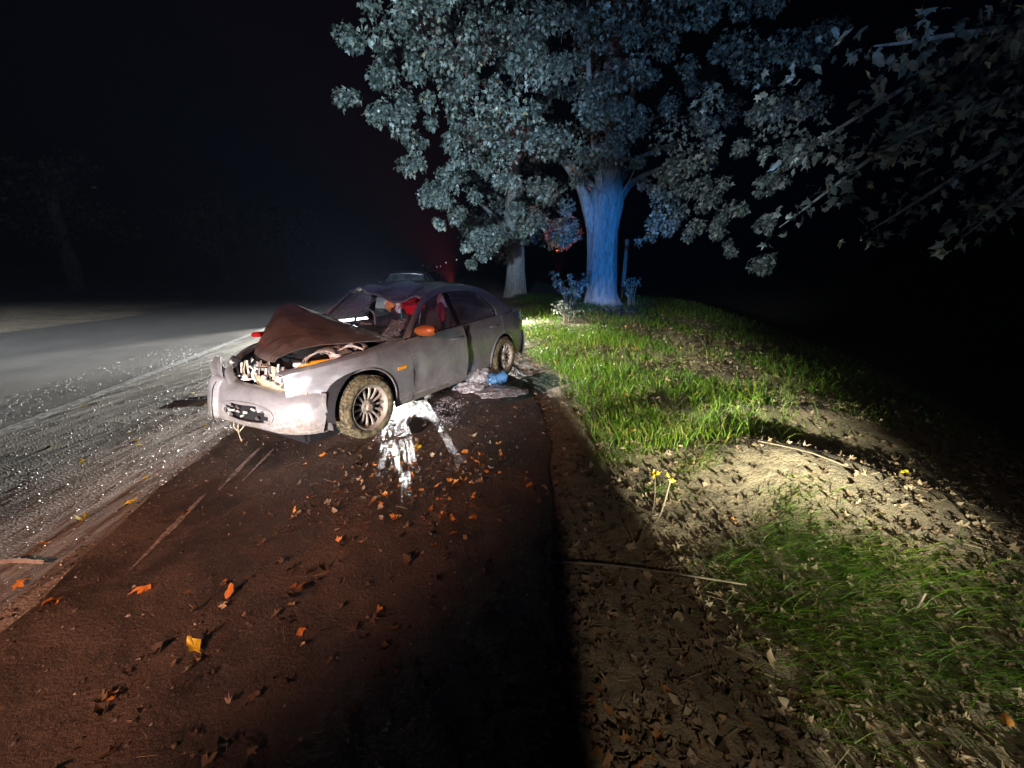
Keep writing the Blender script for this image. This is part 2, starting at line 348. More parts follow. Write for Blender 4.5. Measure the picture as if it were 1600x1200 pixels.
# ================================================================== terrain
CA, SA = math.cos(R(13.5)), math.sin(R(13.5))
ROADDIR = (-SA, CA)
def offs(x, y): return x*CA + y*SA
def along(x, y): return -x*SA + y*CA
def from_road(o, a): return (o*CA - a*SA, o*SA + a*CA)
def sstep(a, b, x):
    t = np.clip((x-a)/(b-a), 0, 1); return t*t*(3-2*t)
def xe(y): return np.interp(y, [-5, 0, 1, 3.4, 5.9, 12, 20, 100], [.0, .05, .12, .36, .22, -1.3, -3.1, -22.5])
_gr = [(rng.uniform(-1, 1), rng.uniform(-1, 1), rng.uniform(0, 6.28)) for _ in range(24)]
def wob(x, y, s):
    r = 0
    for i, (a, b, p) in enumerate(_gr):
        k = s*(1 + i*.35); r = r + np.sin((a*x + b*y)*k + p)/(1 + i*.30)
    return r*.22
def height(x, y):
    x = np.asarray(x, float); y = np.asarray(y, float)
    xr = x - xe(y)
    fw = np.interp(y, [-5, 1.5, 5, 10, 13, 20, 60], [0.10, .12, .30, .56, .62, .40, .3])
    h = fw*sstep(0, 3.2, xr)
    xd = np.interp(y, [-5, 0, 3, 6, 15, 40], [3.0, 3.1, 3.3, 4.3, 5.4, 3])
    h = h - 1.3*sstep(0, 4.5, x-xd)
    # heap of soil
    dx, dy = x-2.05, y-2.55
    a, b = dx*.72 - dy*.69, dx*.69 + dy*.72
    h = h + .24*np.exp(-(a/.85)**2 - (b/.42)**2)
    dx, dy = x-2.4, y-3.6
    h = h + .12*np.exp(-(dx/.8)**2 - (dy/.3)**2)
    m = sstep(.05, .6, xr)*np.exp(-np.maximum(0, np.hypot(x-2, y-4)-14)/8)
    h = h + m*(.028*wob(x, y, 2.2) + .018*wob(x+7, y-3, 7.) + .010*wob(x, y+9, 19.))
    o = offs(x, y)
    h = h + .38*sstep(-11.0, -14.5, o) + .05*sstep(-11, -13, o)*wob(x, y, 1.1)
    h = h - .0*o
    return h
def axis(dense0, dense1, step, far):
    a = list(np.arange(dense0, dense1+1e-6, step)); d = step; p = a[-1]
    while p < far: d *= 1.16; p += d; a.append(p)
    d = step; p = a[0]; lo = []
    while p > -far: d *= 1.16; p -= d; lo.append(p)
    return np.array(lo[::-1] + a)
gx = axis(-.3, 5.0, .045, 420); gy = axis(.5, 9.0, .055, 420)
GX, GY = np.meshgrid(gx, gy); GZ = height(GX, GY)
nx, ny = len(gx), len(gy)
idx = np.arange(nx*ny).reshape(ny, nx)
Fq = np.stack([idx[:-1, :-1], idx[:-1, 1:], idx[1:, 1:], idx[1:, :-1]], -1).reshape(-1, 4)
ground = link('ground', np_mesh('ground', np.stack([GX, GY, GZ], -1).reshape(-1, 3), Fq, smooth=True), None, M['soil']); tag(ground, kind='structure')
def strip(name, e0, e1, a0, a1, z, mat, n=120, m=4, parent=None, geom=1.0):
    """sheet between two road-offset curves"""
    ts = a0 + (a1-a0)*np.linspace(0, 1, n)**geom
    G = []
    for a in ts:
        o0 = e0(a) if callable(e0) else e0; o1 = e1(a) if callable(e1) else e1
        G.append([(*from_road(o, a), z) for o in np.linspace(o0, o1, m)])
    return MB().grid(G).build(name, mat, parent)
road = strip('road', lambda a: -11.0+.12*wob(a, 3., .9), -1.2, -30, 330, .006, M['asphalt'], 400, 10); tag(road, kind='structure')
ds = strip('gritty_lit_shoulder', lambda a: -4.0+.25*wob(a, 4., 1.3), -1.6, -8, 40, .009, M['sheen_asphalt'], 260, 8, geom=1.4); tag(ds, kind='structure')  # strip coloured paler than the road for the lamp sheen on it
def sh_l(a): return -1.9+.07*wob(a, 1., 2.6)
def sh_r(a):
    y = np.clip((a+.2), -5, 60); x = xe(y); return float(offs(x, y))+.06*wob(a, 5., 3.)
sho = strip('muddy_shoulder', sh_l, sh_r, -6, 60, .0135, M['mud'], 500, 16, geom=1.6); tag(sho, kind='structure')
ln = strip('edge_line', lambda a: -4.20+.012*wob(a, 2., 3.), lambda a: -4.04+.012*wob(a, 8., 3.), -8, 200, .0125, M['worn_line'], 200, 2, parent=road)
# slivers of light from under the car, laid on as pale strips
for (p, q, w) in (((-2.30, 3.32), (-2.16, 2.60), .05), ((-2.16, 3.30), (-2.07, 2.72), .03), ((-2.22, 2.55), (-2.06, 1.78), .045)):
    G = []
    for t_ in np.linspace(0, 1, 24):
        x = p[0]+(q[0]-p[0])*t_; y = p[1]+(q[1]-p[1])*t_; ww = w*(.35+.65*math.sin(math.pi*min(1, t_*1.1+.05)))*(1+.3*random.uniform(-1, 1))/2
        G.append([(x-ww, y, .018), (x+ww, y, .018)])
    MB().grid(G).build('light_sliver', M['light_sliver'], sho)
# sky has no dome: the world is the night sky

# ================================================================== the wrecked car
TH = math.atan2(-.877, -.48)
def sm(xs, ys):
    X = np.array(xs, float); Y = np.array(ys, float); o = np.argsort(X); X, Y = X[o], Y[o]
    def f(x):
        x = np.asarray(x, float); return sum(np.interp(x+d, X, Y) for d in (-.1, -.05, 0, .05, .1))/5
    return f
hw_ok = sm([.95, .8, .6, .35, 0, -1.3, -2.6, -3.1, -3.4, -3.55], [.58, .70, .78, .83, .85, .855, .845, .81, .74, .66])
hw_crush = sm([.62, .5, .38, .25, .1, -.1, -1.3, -2.6, -3.1, -3.4, -3.55], [.38, .50, .62, .73, .81, .85, .855, .845, .81, .74, .66])
gz = sm([.12, .2, .3, .42, .55, .68, .78, .88, .98], [.90, .945, .975, .99, 1.0, .995, .98, .945, .89])
zt = sm([.95, .75, .5, .2, -.2, -.55, -1.5, -2.4, -3.0, -3.5], [.58, .64, .715, .785, .835, .872, .905, .935, .95, .93])
OUT = np.array([(-.54, .882), (-.80, 1.06), (-1.12, 1.245), (-1.5, 1.318), (-1.9, 1.33), (-2.25, 1.30), (-2.55, 1.215), (-2.85, 1.07), (-3.02, .965)])
INN = np.array([(-.66, .888), (-.88, 1.045), (-1.16, 1.20), (-1.5, 1.262), (-1.9, 1.27), (-2.15, 1.245), (-2.36, 1.165), (-2.53, 1.03), (-2.50, .938)])
def yup(x, z, hw=hw_ok):
    zb = float(zt(x)); return float(hw(x))*float(gz(zb)) - max(0, z-zb)*.50
def side_y(x, z, hw): return float(hw(x))*float(gz(z))
def side_panel(x0, x1, zlo, zhi, hw, side, out=0, nx=None, nz=9, warp=None):
    nx = nx or max(4, int(abs(x1-x0)/.035)); G = []
    for x in np.linspace(x0, x1, nx):
        a = zlo(x); b = zhi(x); row = []
        for k in range(nz):
            z = a+(b-a)*k/(nz-1); y = side_y(x, z, hw)+out
            if z > .60 : y -= .006*math.exp(-((z-.66)/.012)**2)
            p = (x, side*y, z)
            if warp: p = warp(*p)
            row.append(p)
        G.append(row)
    return MB().grid(G)
def arch(xc, r=.365):
    return lambda x, base: max(base, .315+math.sqrt(max(0, r*r-(x-xc)**2))) if abs(x-xc) < r else base

def make_wheel(parent, x, side, muddy=True, steer=0):
    w = empty('wheel', (x, side*.765, .305), 0, parent)
    if steer: w.rotation_euler.z = steer
    s = side
    prof = [(.215, -.085), (.228, -.098), (.262, -.104), (.288, -.096), (.302, -.080), (.306, -.04), (.306, .04), (.302, .080), (.288, .096), (.262, .104), (.228, .098), (.215, .085)]
    mb = MB().lathe([(r, h) for r, h in prof], 56)
    for k in range(56):     # tread blocks
        th = 2*math.pi*(k+.5)/56
        for hh in (-.062, -.02, .022, .064):
            c, sn = math.cos(th+hh*.6), math.sin(th+hh*.6)
            mb.box((.3065*c, hh, .3065*sn), (.010, .030, .020), ry=-th)
    mb.build('tyre', M['muddy_tyre'] if muddy else M['rubber'], w, True)
    rim = MB().lathe([(.217, -.08), (.20, -.07), (.185, 0), (.195, .07*s), (.214, .075*s), (.222, .092*s), (.212, .094*s), (.198, .078*s), (.19, .055*s)], 48)
    ro = rim.build('rim', M['dusty_rim'], w, True)
    MB().lathe([(.001, .0), (.188, .0)], 32).build('brake_disc', M['dark_inside'], w)
    hub = MB().lathe([(.001, .080*s), (.030, .080*s), (.036, .072*s), (.038, .058*s), (.072, .052*s), (.078, .036*s), (.078, .02*s)], 32)
    hub.build('hub_cap', M['dusty_rim'], w, True)
    for k in range(14):
        th = 2*math.pi*k/14; c, sn = math.cos(th), math.sin(th); G = []
        for rr, ww, hh in ((.070, .011, .044), (.10, .0105, .055), (.14, .012, .062), (.175, .016, .062), (.20, .026, .060)):
            row = []
            for q, dz in ((-1, -.014), (-.6, 0), (.6, 0), (1, -.014)):
                row.append((rr*c - q*ww*sn, (hh+dz)*s, rr*sn + q*ww*c))
            G.append(row)
        MB().grid(G).build('spoke', M['dusty_rim'], w, True, solid=.008)
    for k in range(5):
        th = 2*math.pi*k/5+.3; MB().lathe([(.001, .068*s), (.009, .068*s), (.010, .045*s)], 8).move(lambda X, Y, Z: (X+.054*math.cos(th), Y, Z+.054*math.sin(th))).build('wheel_nut', M['bare_metal'], w)
    return w

def noise3(x, y, z, s): return math.sin(x*s*1.3+y*s*.7+1.1)*math.sin(y*s*1.1-z*s*1.7+.4)*math.sin(z*s*.9+x*s*.8+2.)
def build_car(root, wreck):
    body = M['silver_paint'] if wreck else M['dark_paint']
    for s in (1, -1):
        hw = hw_crush if wreck else hw_ok
        fa = arch(0); ra = arch(-2.61)
        dent = (lambda x, y, z: (x, y - s*.035*math.exp(-((x-.28)/.13)**2-((z-.62)/.1)**2) + s*.012*noise3(x, y, z, 14)*max(0, x+.25), z)) if wreck else None
        xf = .56 if wreck else .80
        fl = side_panel(-.62, xf, lambda x: fa(x, .20 if x < 0 else (.50 if wreck else .42)), lambda x: float(zt(x))-.004, hw, s, warp=dent, nx=46)
        # wheel-arch lip
        lip = [(.362*math.cos(t_), s*(side_y(.362*math.cos(t_), .315+.362*math.sin(t_), hw)+.004), .315+.362*math.sin(t_)) for t_ in np.linspace(R(18 if not wreck else 38), R(196), 30)]
        fl.tube(lip, .009, 6)
        # rolled upper shoulder to the engine bay
        G = []
        for x in np.linspace(-.58, xf, 24):
            y = side_y(x, float(zt(x)), hw); z = float(zt(x))
            G.append([(x, s*(y-d_), z-.004+e_) for d_, e_ in ((0, 0), (.03, .014), (.07, .020), (.10, .016), (.115, -.02))])
        fl.grid(G)
        fen = fl.build('front_fender', body, root, True, solid=.006)
        MB().grid([[(.47*math.cos(t_)*.8, s*yy, .315+.375*math.sin(t_)) for yy in (.82, .70, .50)] for t_ in np.linspace(R(-10), R(190), 20)]).build('wheel_liner', M['dark_inside'], fen)
        MB().grid([[(x, s*(side_y(x, z, hw)+.003+.006*math.sin(math.pi*k/3)), z) for k, z in enumerate((.583, .592, .606, .616))] for x in np.linspace(-.40, -.52, 5)]).build('side_indicator', M['amber'], fen, True, solid=.006)
        # doors: the near front door stands ajar and bulges out
        ajar = .045 if (wreck and s > 0) else 0
        def wr(x, y, z, aj=ajar): 
            k = max(0, (-.62-x)/.9); return (x, y + s*aj*k**1.3 + (s*.010*noise3(x, y, z, 8)-s*.018*math.exp(-((x+.72)/.07)**2-((z-.50)/.16)**2) if aj else 0), z)
        rear1 = -1.575 if ajar else -1.50
        dr = side_panel(-.628, rear1, lambda x: .245, lambda x: float(zt(x)), hw, s, warp=wr, nx=34).build('front_door', body, root, True, solid=.03)
        rd = side_panel(-1.512, -2.62, lambda x: ra(x, .245), lambda x: float(zt(x)), hw, s, nx=40).build('rear_door', body, root, True, solid=.012)
        if ajar:   # door jamb seen through the gap
            MB().box((-1.60, s*.815, .57), (.10, .05, .64)).build('door_seal', M['rubber'], dr)
        for nm, par, x in (('f', dr, -1.40), ('r', rd, -2.33)):
            z = float(zt(x))-.125; y = side_y(x, z, hw) + (ajar*((-.62-x)/.9)**1.3 if nm == 'f' else 0)
            h = MB(); h.tube([(x+.085, s*(y+.002), z-.004), (x+.06, s*(y+.022), z), (x, s*(y+.027), z+.004), (x-.06, s*(y+.022), z+.006), (x-.085, s*(y+.002), z+.004)], .012, 8, flat=.8)
            h.build('handle', M['silver_paint'] if wreck else M['black_plastic'], par, True)
        q = side_panel(-2.63, -3.52, lambda x: ra(x, .26), lambda x: float(zt(x)), hw, s, nx=34)
        lip = [(-2.61+.362*math.cos(t_), s*(side_y(-2.61+.362*math.cos(t_), .315+.362*math.sin(t_), hw)+.004), .315+.362*math.sin(t_)) for t_ in np.linspace(R(-14), R(194), 30)]
        q.tube(lip, .009, 6)
        qo = q.build('rear_quarter', body, root, True, solid=.008)
        MB().grid([[(-2.61+.375*math.cos(t_), s*yy, .315+.375*math.sin(t_)) for yy in (.82, .70, .50)] for t_ in np.linspace(R(-10), R(190), 20)]).build('wheel_liner', M['dark_inside'], qo)
        side_panel(-.40, -2.24, lambda x: .170, lambda x: .243, hw, s, out=-.012, nz=5).build('sill', body, root, True, solid=.02)
        # greenhouse side frame
        o_ = cr(OUT, 41); i_ = cr(INN, 41); G = []
        for (a, b) in zip(o_, i_):
            row = []
            for k in np.linspace(0, 1, 4):
                x, z = a*(1-k)+b*k; y = yup(x, z)
                if wreck and s < 0: y -= .10*math.exp(-((x+1.0)/.5)**2)*min(1, max(0, (z-.9)/.3)); z += .05*math.exp(-((x+1.1)/.35)**2)*min(1, max(0, (z-.9)/.3))
                row.append((x, s*(y+.006*math.sin(math.pi*k)), z))
            G.append(row)
        MB().grid(G).build('window_frame', body, root, True, solid=.022)
        # quarter below the C pillar up to the frame
        MB().grid([[(x, s*yup(x, z), z) for z in np.linspace(float(zt(x))-.002, zz, 3)] for x, zz in ((-.66, .89), (-.9, .897), (-1.5, .912), (-2.1, .935), (-2.5, .942), (-2.8, .957), (-3.02, .968))]).build('belt_moulding', M['black_plastic'], root, False, solid=.012)
        MB().grid([[(x+dx, s*(yup(x, z)-.004), z) for dx in (-.045, .045)] for x, z in [(-1.555+.03*k, .90+.37*k) for k in np.linspace(0, 1, 6)]]).build('centre_pillar', M['black_plastic'], root, False, solid=.02)
        # side glass
        def pane(xa, xb, name, inner_=i_):
            xs = np.linspace(xa, xb, 16); G = []
            lo = [p for p in inner_ if p[1] > .93]
            X = np.array([p[0] for p in inner_[:37]])[::-1]; Z = np.array([p[1] for p in inner_[:37]])[::-1]
            for x in xs:
                zt_ = float(np.interp(x, X, Z)); zb_ = float(zt(x))
                G.append([(x, s*(yup(x, z)-.010), z) for z in np.linspace(zb_, max(zb_+.002, zt_), 5)])
            return MB().grid(G).build(name, M['car_glass'], root, True)
        pane(-.70, -1.50, 'front_side_window'); pane(-1.60, -2.50, 'rear_side_window')
        # mirror
        mz = .945
        m = MB(); G = []
        for k, t_ in enumerate(np.linspace(0, 1, 9)):
            yy = .80+.235*t_; rr = (.030, .052, .064, .070, .072, .071, .068, .058, .030)[k]
            G.append([(-.80+.05*(1-t_)+rr*.80*math.cos(a), s*yy, mz+.01*t_+rr*.86*math.sin(a)) for a in np.linspace(0, 2*math.pi, 17)[:-1]])
        m.grid(G, True); b0 = len(m.v); 
        mo = m.build('wing_mirror', M['mirror_lit_paint'] if (wreck and s > 0) else body, root, True)
        MB().box((-.78, s*.83, .895), (.05, .06, .05), bevel if False else 0).build('mirror_foot', M['black_plastic'], mo, bevel=.01)
        make_wheel(root, 0, s, wreck); make_wheel(root, -2.61, s, wreck)
    # underbody
    ub = MB(); ub.box((-1.5, 0, .255), (3.7, 1.30, .05)); ub.box((-2.9, 0, .34), (1.1, 1.0, .2)); ub.tube([(.2, .25, .22), (-1.5, .2, .22), (-2.9, .45, .24), (-3.4, .45, .25)], .024, 8)
    ub.tube([(0, -.72, .305), (0, .72, .305)], .03, 8); ub.tube([(-2.61, -.72, .305), (-2.61, .72, .305)], .035, 8)
    ub.box((-1.98, .30, .16), (.80, .56, .22)); ub.box((-.98, .45, .15), (.10, .26, .20))  # unseen blocks added to stop lamplight passing under the floor
    ub.build('underbody', M['dark_inside'], root)
    # roof
    G = []; nR = 26
    for x in np.linspace(-1.05, -2.56, 34):
        xi = min(x, -1.09); zr = float(np.interp(-xi, -o_[:, 0], o_[:, 1])); yr = yup(xi, zr)
        row = []
        for u in np.linspace(-1, 1, nR):
            z = zr+.045*(1-u*u); y = u*yr; xx = x + (.07*(1-u*u) if x > -1.3 else .07*(1-u*u)*max(0, 1-(-1.3-x)/.4))
            if wreck:
                k = math.exp(-((x+1.05)/.36)**2)
                if u < 0: y += .10*k*(-u)
                z += .055*k*max(0, -u) - .085*math.exp(-((x+1.10)/.22)**2-((u-.35)/.36)**2) + .020*noise3(x, y, z, 11)*math.exp(-((x+1.1)/.45)**2)
                z += .035*math.exp(-((x+1.42)/.09)**2-((u-.2)/.5)**2)
                z += .02*k*math.sin(u*9)
            row.append((xx, y, z))
        G.append(row)
    ro = MB().grid(G).build('roof', body, root, True, solid=.018)
    # rear window, boot lid, tail
    def backl(u, t_):
        x0 = -2.55-.06*(1-u*u)*0; z0 = float(np.interp(2.55, -o_[:, 0], o_[:, 1])); 
        yy0 = yup(-2.55, z0)-.02; yy1 = .66
        return (-2.56-(.50+.10*(1-u*u))*t_, u*(yy0+(yy1-yy0)*t_), z0+.04*(1-u*u)*(1-t_)-(z0-.975)*t_**1.15)
    MB().grid([[backl(u, t_) for u in np.linspace(-1, 1, 14)] for t_ in np.linspace(0, 1, 8)]).build('rear_window', M['car_glass'], root, True)
    G = []
    for x, z, w in ((-3.02, .968, .70), (-3.2, .975, .72), (-3.36, .968, .70), (-3.47, .95, .66), (-3.54, .90, .63), (-3.57, .75, .63), (-3.58, .62, .62)):
        G.append([(x-.05*(1-abs(u)**3), u*w, z+.012*(1-u*u)) for u in np.linspace(-1, 1, 14)])
    bl = MB().grid(G).build('boot_lid', body, root, True, solid=.015)
    G = []
    for z, d_ in ((.62, 0), (.56, .05), (.42, .06), (.28, .03), (.20, -.03)):
        G.append([(-3.50-d_-.09*(1-abs(u)**3)+.18*abs(u)**6, u*.80, z) for u in np.linspace(-1, 1, 20)])
    MB().grid(G).build('rear_bumper', body, root, True, solid=.015)
    for s in (1, -1):
        MB().grid([[(-3.53-.03*k+.10*abs(v_)**3, s*(.34+.26*v_), .68+.16*k) for v_ in np.linspace(0, 1, 6)] for k in (0, .5, 1)]).build('tail_light', M['red_cloth'], bl, True, solid=.02)
    # windscreen surround + cowl
    cw = MB(); cw.grid([[(-.50-.03*k+.22*(1-u*u)-.08*k, u*.74, .86+.03*k) for u in np.linspace(-1, 1, 16)] for k in (0, 1, 2)])
    cw.build('cowl', M['black_plastic'], root, True, solid=.01)
    # dashboard, wheel, seats
    db = MB(); G = []
    for x, z in ((-.62, .90), (-.80, .915), (-.95, .90), (-1.02, .84), (-1.0, .68), (-.95, .5)):
        G.append([(x, u*.70, z+.02*math.cos(u*6)) for u in np.linspace(-1, 1, 12)])
    db.grid(G).build('dashboard', M['seat_cloth'], root, True, solid=.02)
    sw = MB(); cx, cy, cz = -1.03, (-.30 if wreck else .34), .93
    sw.tube([(cx-.06*math.sin(a)*1.0-.0, cy+.185*math.cos(a), cz+.17*math.sin(a)) for a in np.linspace(0, 2*math.pi, 25)], .014, 8, cap=False)
    sw.tube([(cx, cy-.17, cz), (cx+.03, cy, cz-.01), (cx, cy+.17, cz)], .018, 6); sw.tube([(cx+.02, cy, cz), (cx+.2, cy, cz-.12)], .03, 8)
    sw.build('steering_wheel', M['grey_cloth'], root, True)
    for sy in (.36, -.36):
        st = MB()
        st.box((-1.45, sy, .50), (.50, .50, .16)); st.box((-1.72, sy, .80), (.14, .48, .56), ry=-.24)
        so = st.build('front_seat', M['seat_cloth'], root, True, bevel=.04)
        MB().box((-1.80, sy, 1.16), (.09, .25, .16), ry=-.2).build('headrest', M['seat_cloth'], so, True, bevel=.035)
    rs = MB(); rs.box((-2.30, 0, .50), (.46, 1.25, .16)); rs.box((-2.58, 0, .78), (.14, 1.25, .5), ry=-.3); rs.build('rear_seat', M['seat_cloth'], root, True, bevel=.04)
    MB().box((-1.6, 0, .27), (2.4, 1.4, .04)).build('cabin_floor', M['dark_inside'], root)
    MB().box((-2.88, 0, .93), (.36, 1.2, .03)).build('parcel_shelf', M['dark_inside'], root)
    MB().box((-.60, 0, .58), (.03, 1.5, .62)).build('firewall', M['dark_inside'], root)
    return o_

wreck = empty('wrecked_car', (-2.105, 4.02, 0), TH)
tag(wreck, 'muddy silver saloon with crushed front, buckled bonnet and torn-off bumper on the shoulder', 'car')
OC = build_car(wreck, True)
# --- buckled bonnet: stiff sheet with straight folds
def lin(pts, n):
    P_ = np.array(pts, float); return np.stack([np.interp(np.linspace(0, len(P_)-1, n), range(len(P_)), P_[:, c]) for c in range(3)], -1)
rowsL = lin([(-.57, .73, .868), (-.25, .60, .880), (.12, .43, .893), (.33, .33, .872), (.49, .24, .800)], 49)
rowsQ = lin([(-.58, .42, .905), (-.30, .30, .955), (.10, .22, .960), (.33, .18, .905), (.48, .12, .800)], 49)
rowsM = lin([(-.60, .10, .950), (-.32, -.04, 1.045), (.03, -.08, 1.02), (.31, -.01, .905), (.46, -.03, .808)], 49)
rowsP = lin([(-.65, -.22, .975), (-.34, -.40, 1.115), (-.06, -.40, 1.075), (.22, -.22, .915), (.41, -.16, .808)], 49)
rowsR = lin([(-.70, -.50, 1.005), (-.37, -.72, 1.200), (-.22, -.74, 1.165), (.12, -.48, .965), (.36, -.28, .81)], 49)
G = []
for i in range(49):
    c_ = lin([rowsL[i], rowsQ[i], rowsM[i], rowsP[i], rowsR[i]], 41); row = []
    for j, p in enumerate(c_):
        x, y, z = p; k = i/48
        z += .004*noise3(x, y, 0, 13) - .010*max(0, 1-abs(x-.20+.45*y)/.02)*math.sin(math.pi*j/40)
        if i > 46: z -= .012*(i-46)
        row.append((x, y, z))
    G.append(row)
hood = MB().grid(G).build('bonnet', M['hood_lit_paint'], wreck, True, solid=-.012)
ed = MB(); ed.tube([tuple(np.array(G[i][-1])+np.array((0, 0, .004))) for i in range(0, 19)], .009, 6); ed.build('bent_edge', M['bare_metal'], hood, True)
# --- torn-off front bumper: outer skin swept along a bent path
top = [(.30, .66, .50), (.42, .58, .515), (.54, .38, .525), (.61, .12, .545), (.63, -.17, .55), (.63, -.38, .575)]
mid = [(.36, .70, .36), (.50, .62, .37), (.62, .42, .375), (.69, .14, .39), (.72, -.19, .385), (.70, -.42, .40)]
bot = [(.40, .67, .16), (.53, .59, .165), (.63, .40, .175), (.68, .12, .19), (.70, -.21, .185), (.71, -.44, .20)]
T_, Md, Bt = cr(top, 34), cr(mid, 34), cr(bot, 34)
G = []
for i in range(34):
    a, b, c = T_[i], Md[i], Bt[i]; lipb = c*.5+b*.5+np.array((.012, 0, -.03))
    inn = np.array((-.07, -.0, .006))
    col = cr([a+inn, a, a*.45+b*.55+np.array((.016, 0, .02)), b, lipb, c, c+np.array((-.06, 0, -.005))], 22)
    G.append([p + np.array((.006*noise3(*p, 12), .0, .004*noise3(*p, 9))) for p in col])
# opening for the lower intake: skip quads in the middle of the lower face
mb = MB(); Gn = np.array(G); n_, m_ = Gn.shape[:2]; F = []
for i in range(n_-1):
    for j in range(m_-1):
        du = (i-22)/6.6; dv = (j-12)/2.4
        if du*du+dv*dv < 1: continue
        F.append((i*m_+j, (i+1)*m_+j, (i+1)*m_+j+1, i*m_+j+1))
mb.add(Gn.reshape(-1, 3), F)
bump = mb.build('front_bumper', M['bumper_paint'], wreck, True, solid=.007)
# folded-back far end
fl = MB(); G = []
e0 = [Gn[-1][j] for j in range(1, m_-1)]
for k, (dx, dy, dz) in enumerate(((0, 0, 0), (.035, -.05, .01), (.03, -.12, .02), (-.03, -.20, .03), (-.10, -.27, .045))):
    G.append([p + np.array((dx, dy, dz*(p[2]-.2)*6)) * np.array((1, 1, 1)) for p in e0])
fl.grid(G); fl.tube([tuple(Gn[-1][2]+np.array((.01, -.10, .02))), tuple(Gn[-1][2]+np.array((.0, -.16, .10))), tuple(Gn[-1][2]+np.array((-.04, -.21, .17)))], [.07, .055, .02], 10, flat=.35)
fl.build('folded_bumper_end', M['bumper_paint'], bump, True, solid=.007)
for nm_, pts_, rr_, mt_ in (('torn_strip', [(.64, -.40, .42), (.63, -.45, .56), (.60, -.50, .68), (.56, -.54, .76)], [.05, .06, .05, .012], 'bumper_paint'), ('torn_strip', [(.60, -.28, .55), (.60, -.33, .63), (.56, -.38, .70)], [.05, .045, .012], 'bumper_paint'), ('bracket', [(.55, -.34, .60), (.52, -.40, .66)], [.04, .03], 'black_plastic')):
    MB().tube(cr(pts_, 9), list(np.interp(np.linspace(0, 1, 9), np.linspace(0, 1, len(rr_)), rr_)), 10, flat=.22).build(nm_, M[mt_], bump, True)
ck = MB(); ck.tube([tuple(Gn[-1][j]+np.array((.03, -.045, .0))) for j in range(2, m_-3)], .010, 6, flat=.5); ck.build('tear', M['dark_inside'], bump)
def bsurf(i, j):
    i = min(max(i, 0), n_-1.001); j = min(max(j, 0), m_-1.001); a_, b_ = int(i), int(j); p, q = i-a_, j-b_
    return Gn[a_][b_]*(1-p)*(1-q)+Gn[a_+1][b_]*p*(1-q)+Gn[a_][b_+1]*(1-p)*q+Gn[a_+1][b_+1]*p*q
MB().tube([tuple(bsurf(22+7.2*math.cos(t_), 12+2.75*math.sin(t_))+np.array((.002, 0, 0))) for t_ in np.linspace(0, 2*math.pi, 37)], .013, 8, cap=False).build('intake_rim', M['bumper_paint'], bump, True)
# dark duct and broken grille inside the intake
gc = Gn[25][14]; MB().grid([[(Gn[i][j][0]-.035, Gn[i][j][1], Gn[i][j][2]) for j in range(8, 17)] for i in range(14, 31)]).build('intake', M['dark_inside'], bump)
for k in range(16):
    g = MB()
    c = Gn[random.randint(17, 27)][random.randint(11, 13)]; g.box(c+np.array((-.006, 0, 0)), (.012, random.uniform(.03, .10), random.uniform(.01, .022)), rz=random.uniform(-.3, .3), rx=random.uniform(-.5, .5))
    g.build('broken_grille', M['white_plastic' if k % 3 else 'bare_metal'], bump)
hang = MB()
hang.tube(cr([(.62, -.12, .20), (.69, -.16, .11), (.66, -.22, .08), (.67, -.30, .12), (.63, -.32, .21)], 14), .006, 5); hang.tube(cr([(.66, -.20, .20), (.70, -.17, .12), (.72, -.10, .03)], 8), .005, 5)
hang.build('dangling_bracket', M['beige_plastic'], bump)
# --- engine bay: crushed parts, each its own piece
def crumple(name, pts, w, mat, par=wreck, n=14, amp=.012):
    P = cr(pts, n); G = []
    for i, p in enumerate(P):
        row = []
        for v_ in np.linspace(-1, 1, 5):
            row.append(p+np.array((amp*noise3(p[0]+v_, p[1], p[2], 31), amp*noise3(p[1], p[2], v_, 27), v_*w/2+amp*noise3(p[2], v_, p[0], 23))))
        G.append(row)
    return MB().grid(G).build(name, mat, par, True, solid=.008)
crumple('slam_panel', [(.44, .56, .53), (.50, .34, .55), (.54, .12, .585), (.50, -.10, .60), (.44, -.30, .57)], .065, M['beige_plastic'], amp=.022)
crumple('crash_beam', [(.36, .60, .485), (.46, .40, .50), (.50, .15, .50), (.47, -.15, .50)], .06, M['beige_plastic'], amp=.02)
crumple('radiator_support', [(.44, .36, .63), (.46, .15, .66), (.42, -.10, .68), (.36, -.34, .66)], .08, M['white_plastic'], amp=.03)
for k in range(17):
    y = .40-.048*k; x = .485+.03*math.sin(k*2.1)-.10*max(0, -.1-y); h = random.uniform(.12, .21)
    MB().tube([(x, y, .56), (x+.03*random.uniform(-1, 1), y+.03*random.uniform(-1, 1), .56+h*.5), (x-.03, y+.04*random.uniform(-1, 1), .56+h)], [.017, .012, .019], 6, flat=.4).build('bent_fin', M[random.choice(['white_plastic', 'bare_metal', 'beige_plastic', 'white_plastic'])], wreck, True)
for k in range(34):
    x = random.uniform(.36, .55); y = random.uniform(-.46, .44); z = random.uniform(.56, .77)
    mbx = MB().box((x, y, z), (random.uniform(.02, .05), random.uniform(.03, .11), random.uniform(.015, .045)), rz=random.uniform(-1, 1), rx=random.uniform(-.9, .9), ry=random.uniform(-.8, .8))
    mbx.build('broken_piece', M[random.choice(['white_plastic', 'white_plastic', 'bare_metal', 'beige_plastic', 'black_plastic'])], wreck, False, bevel=.006)
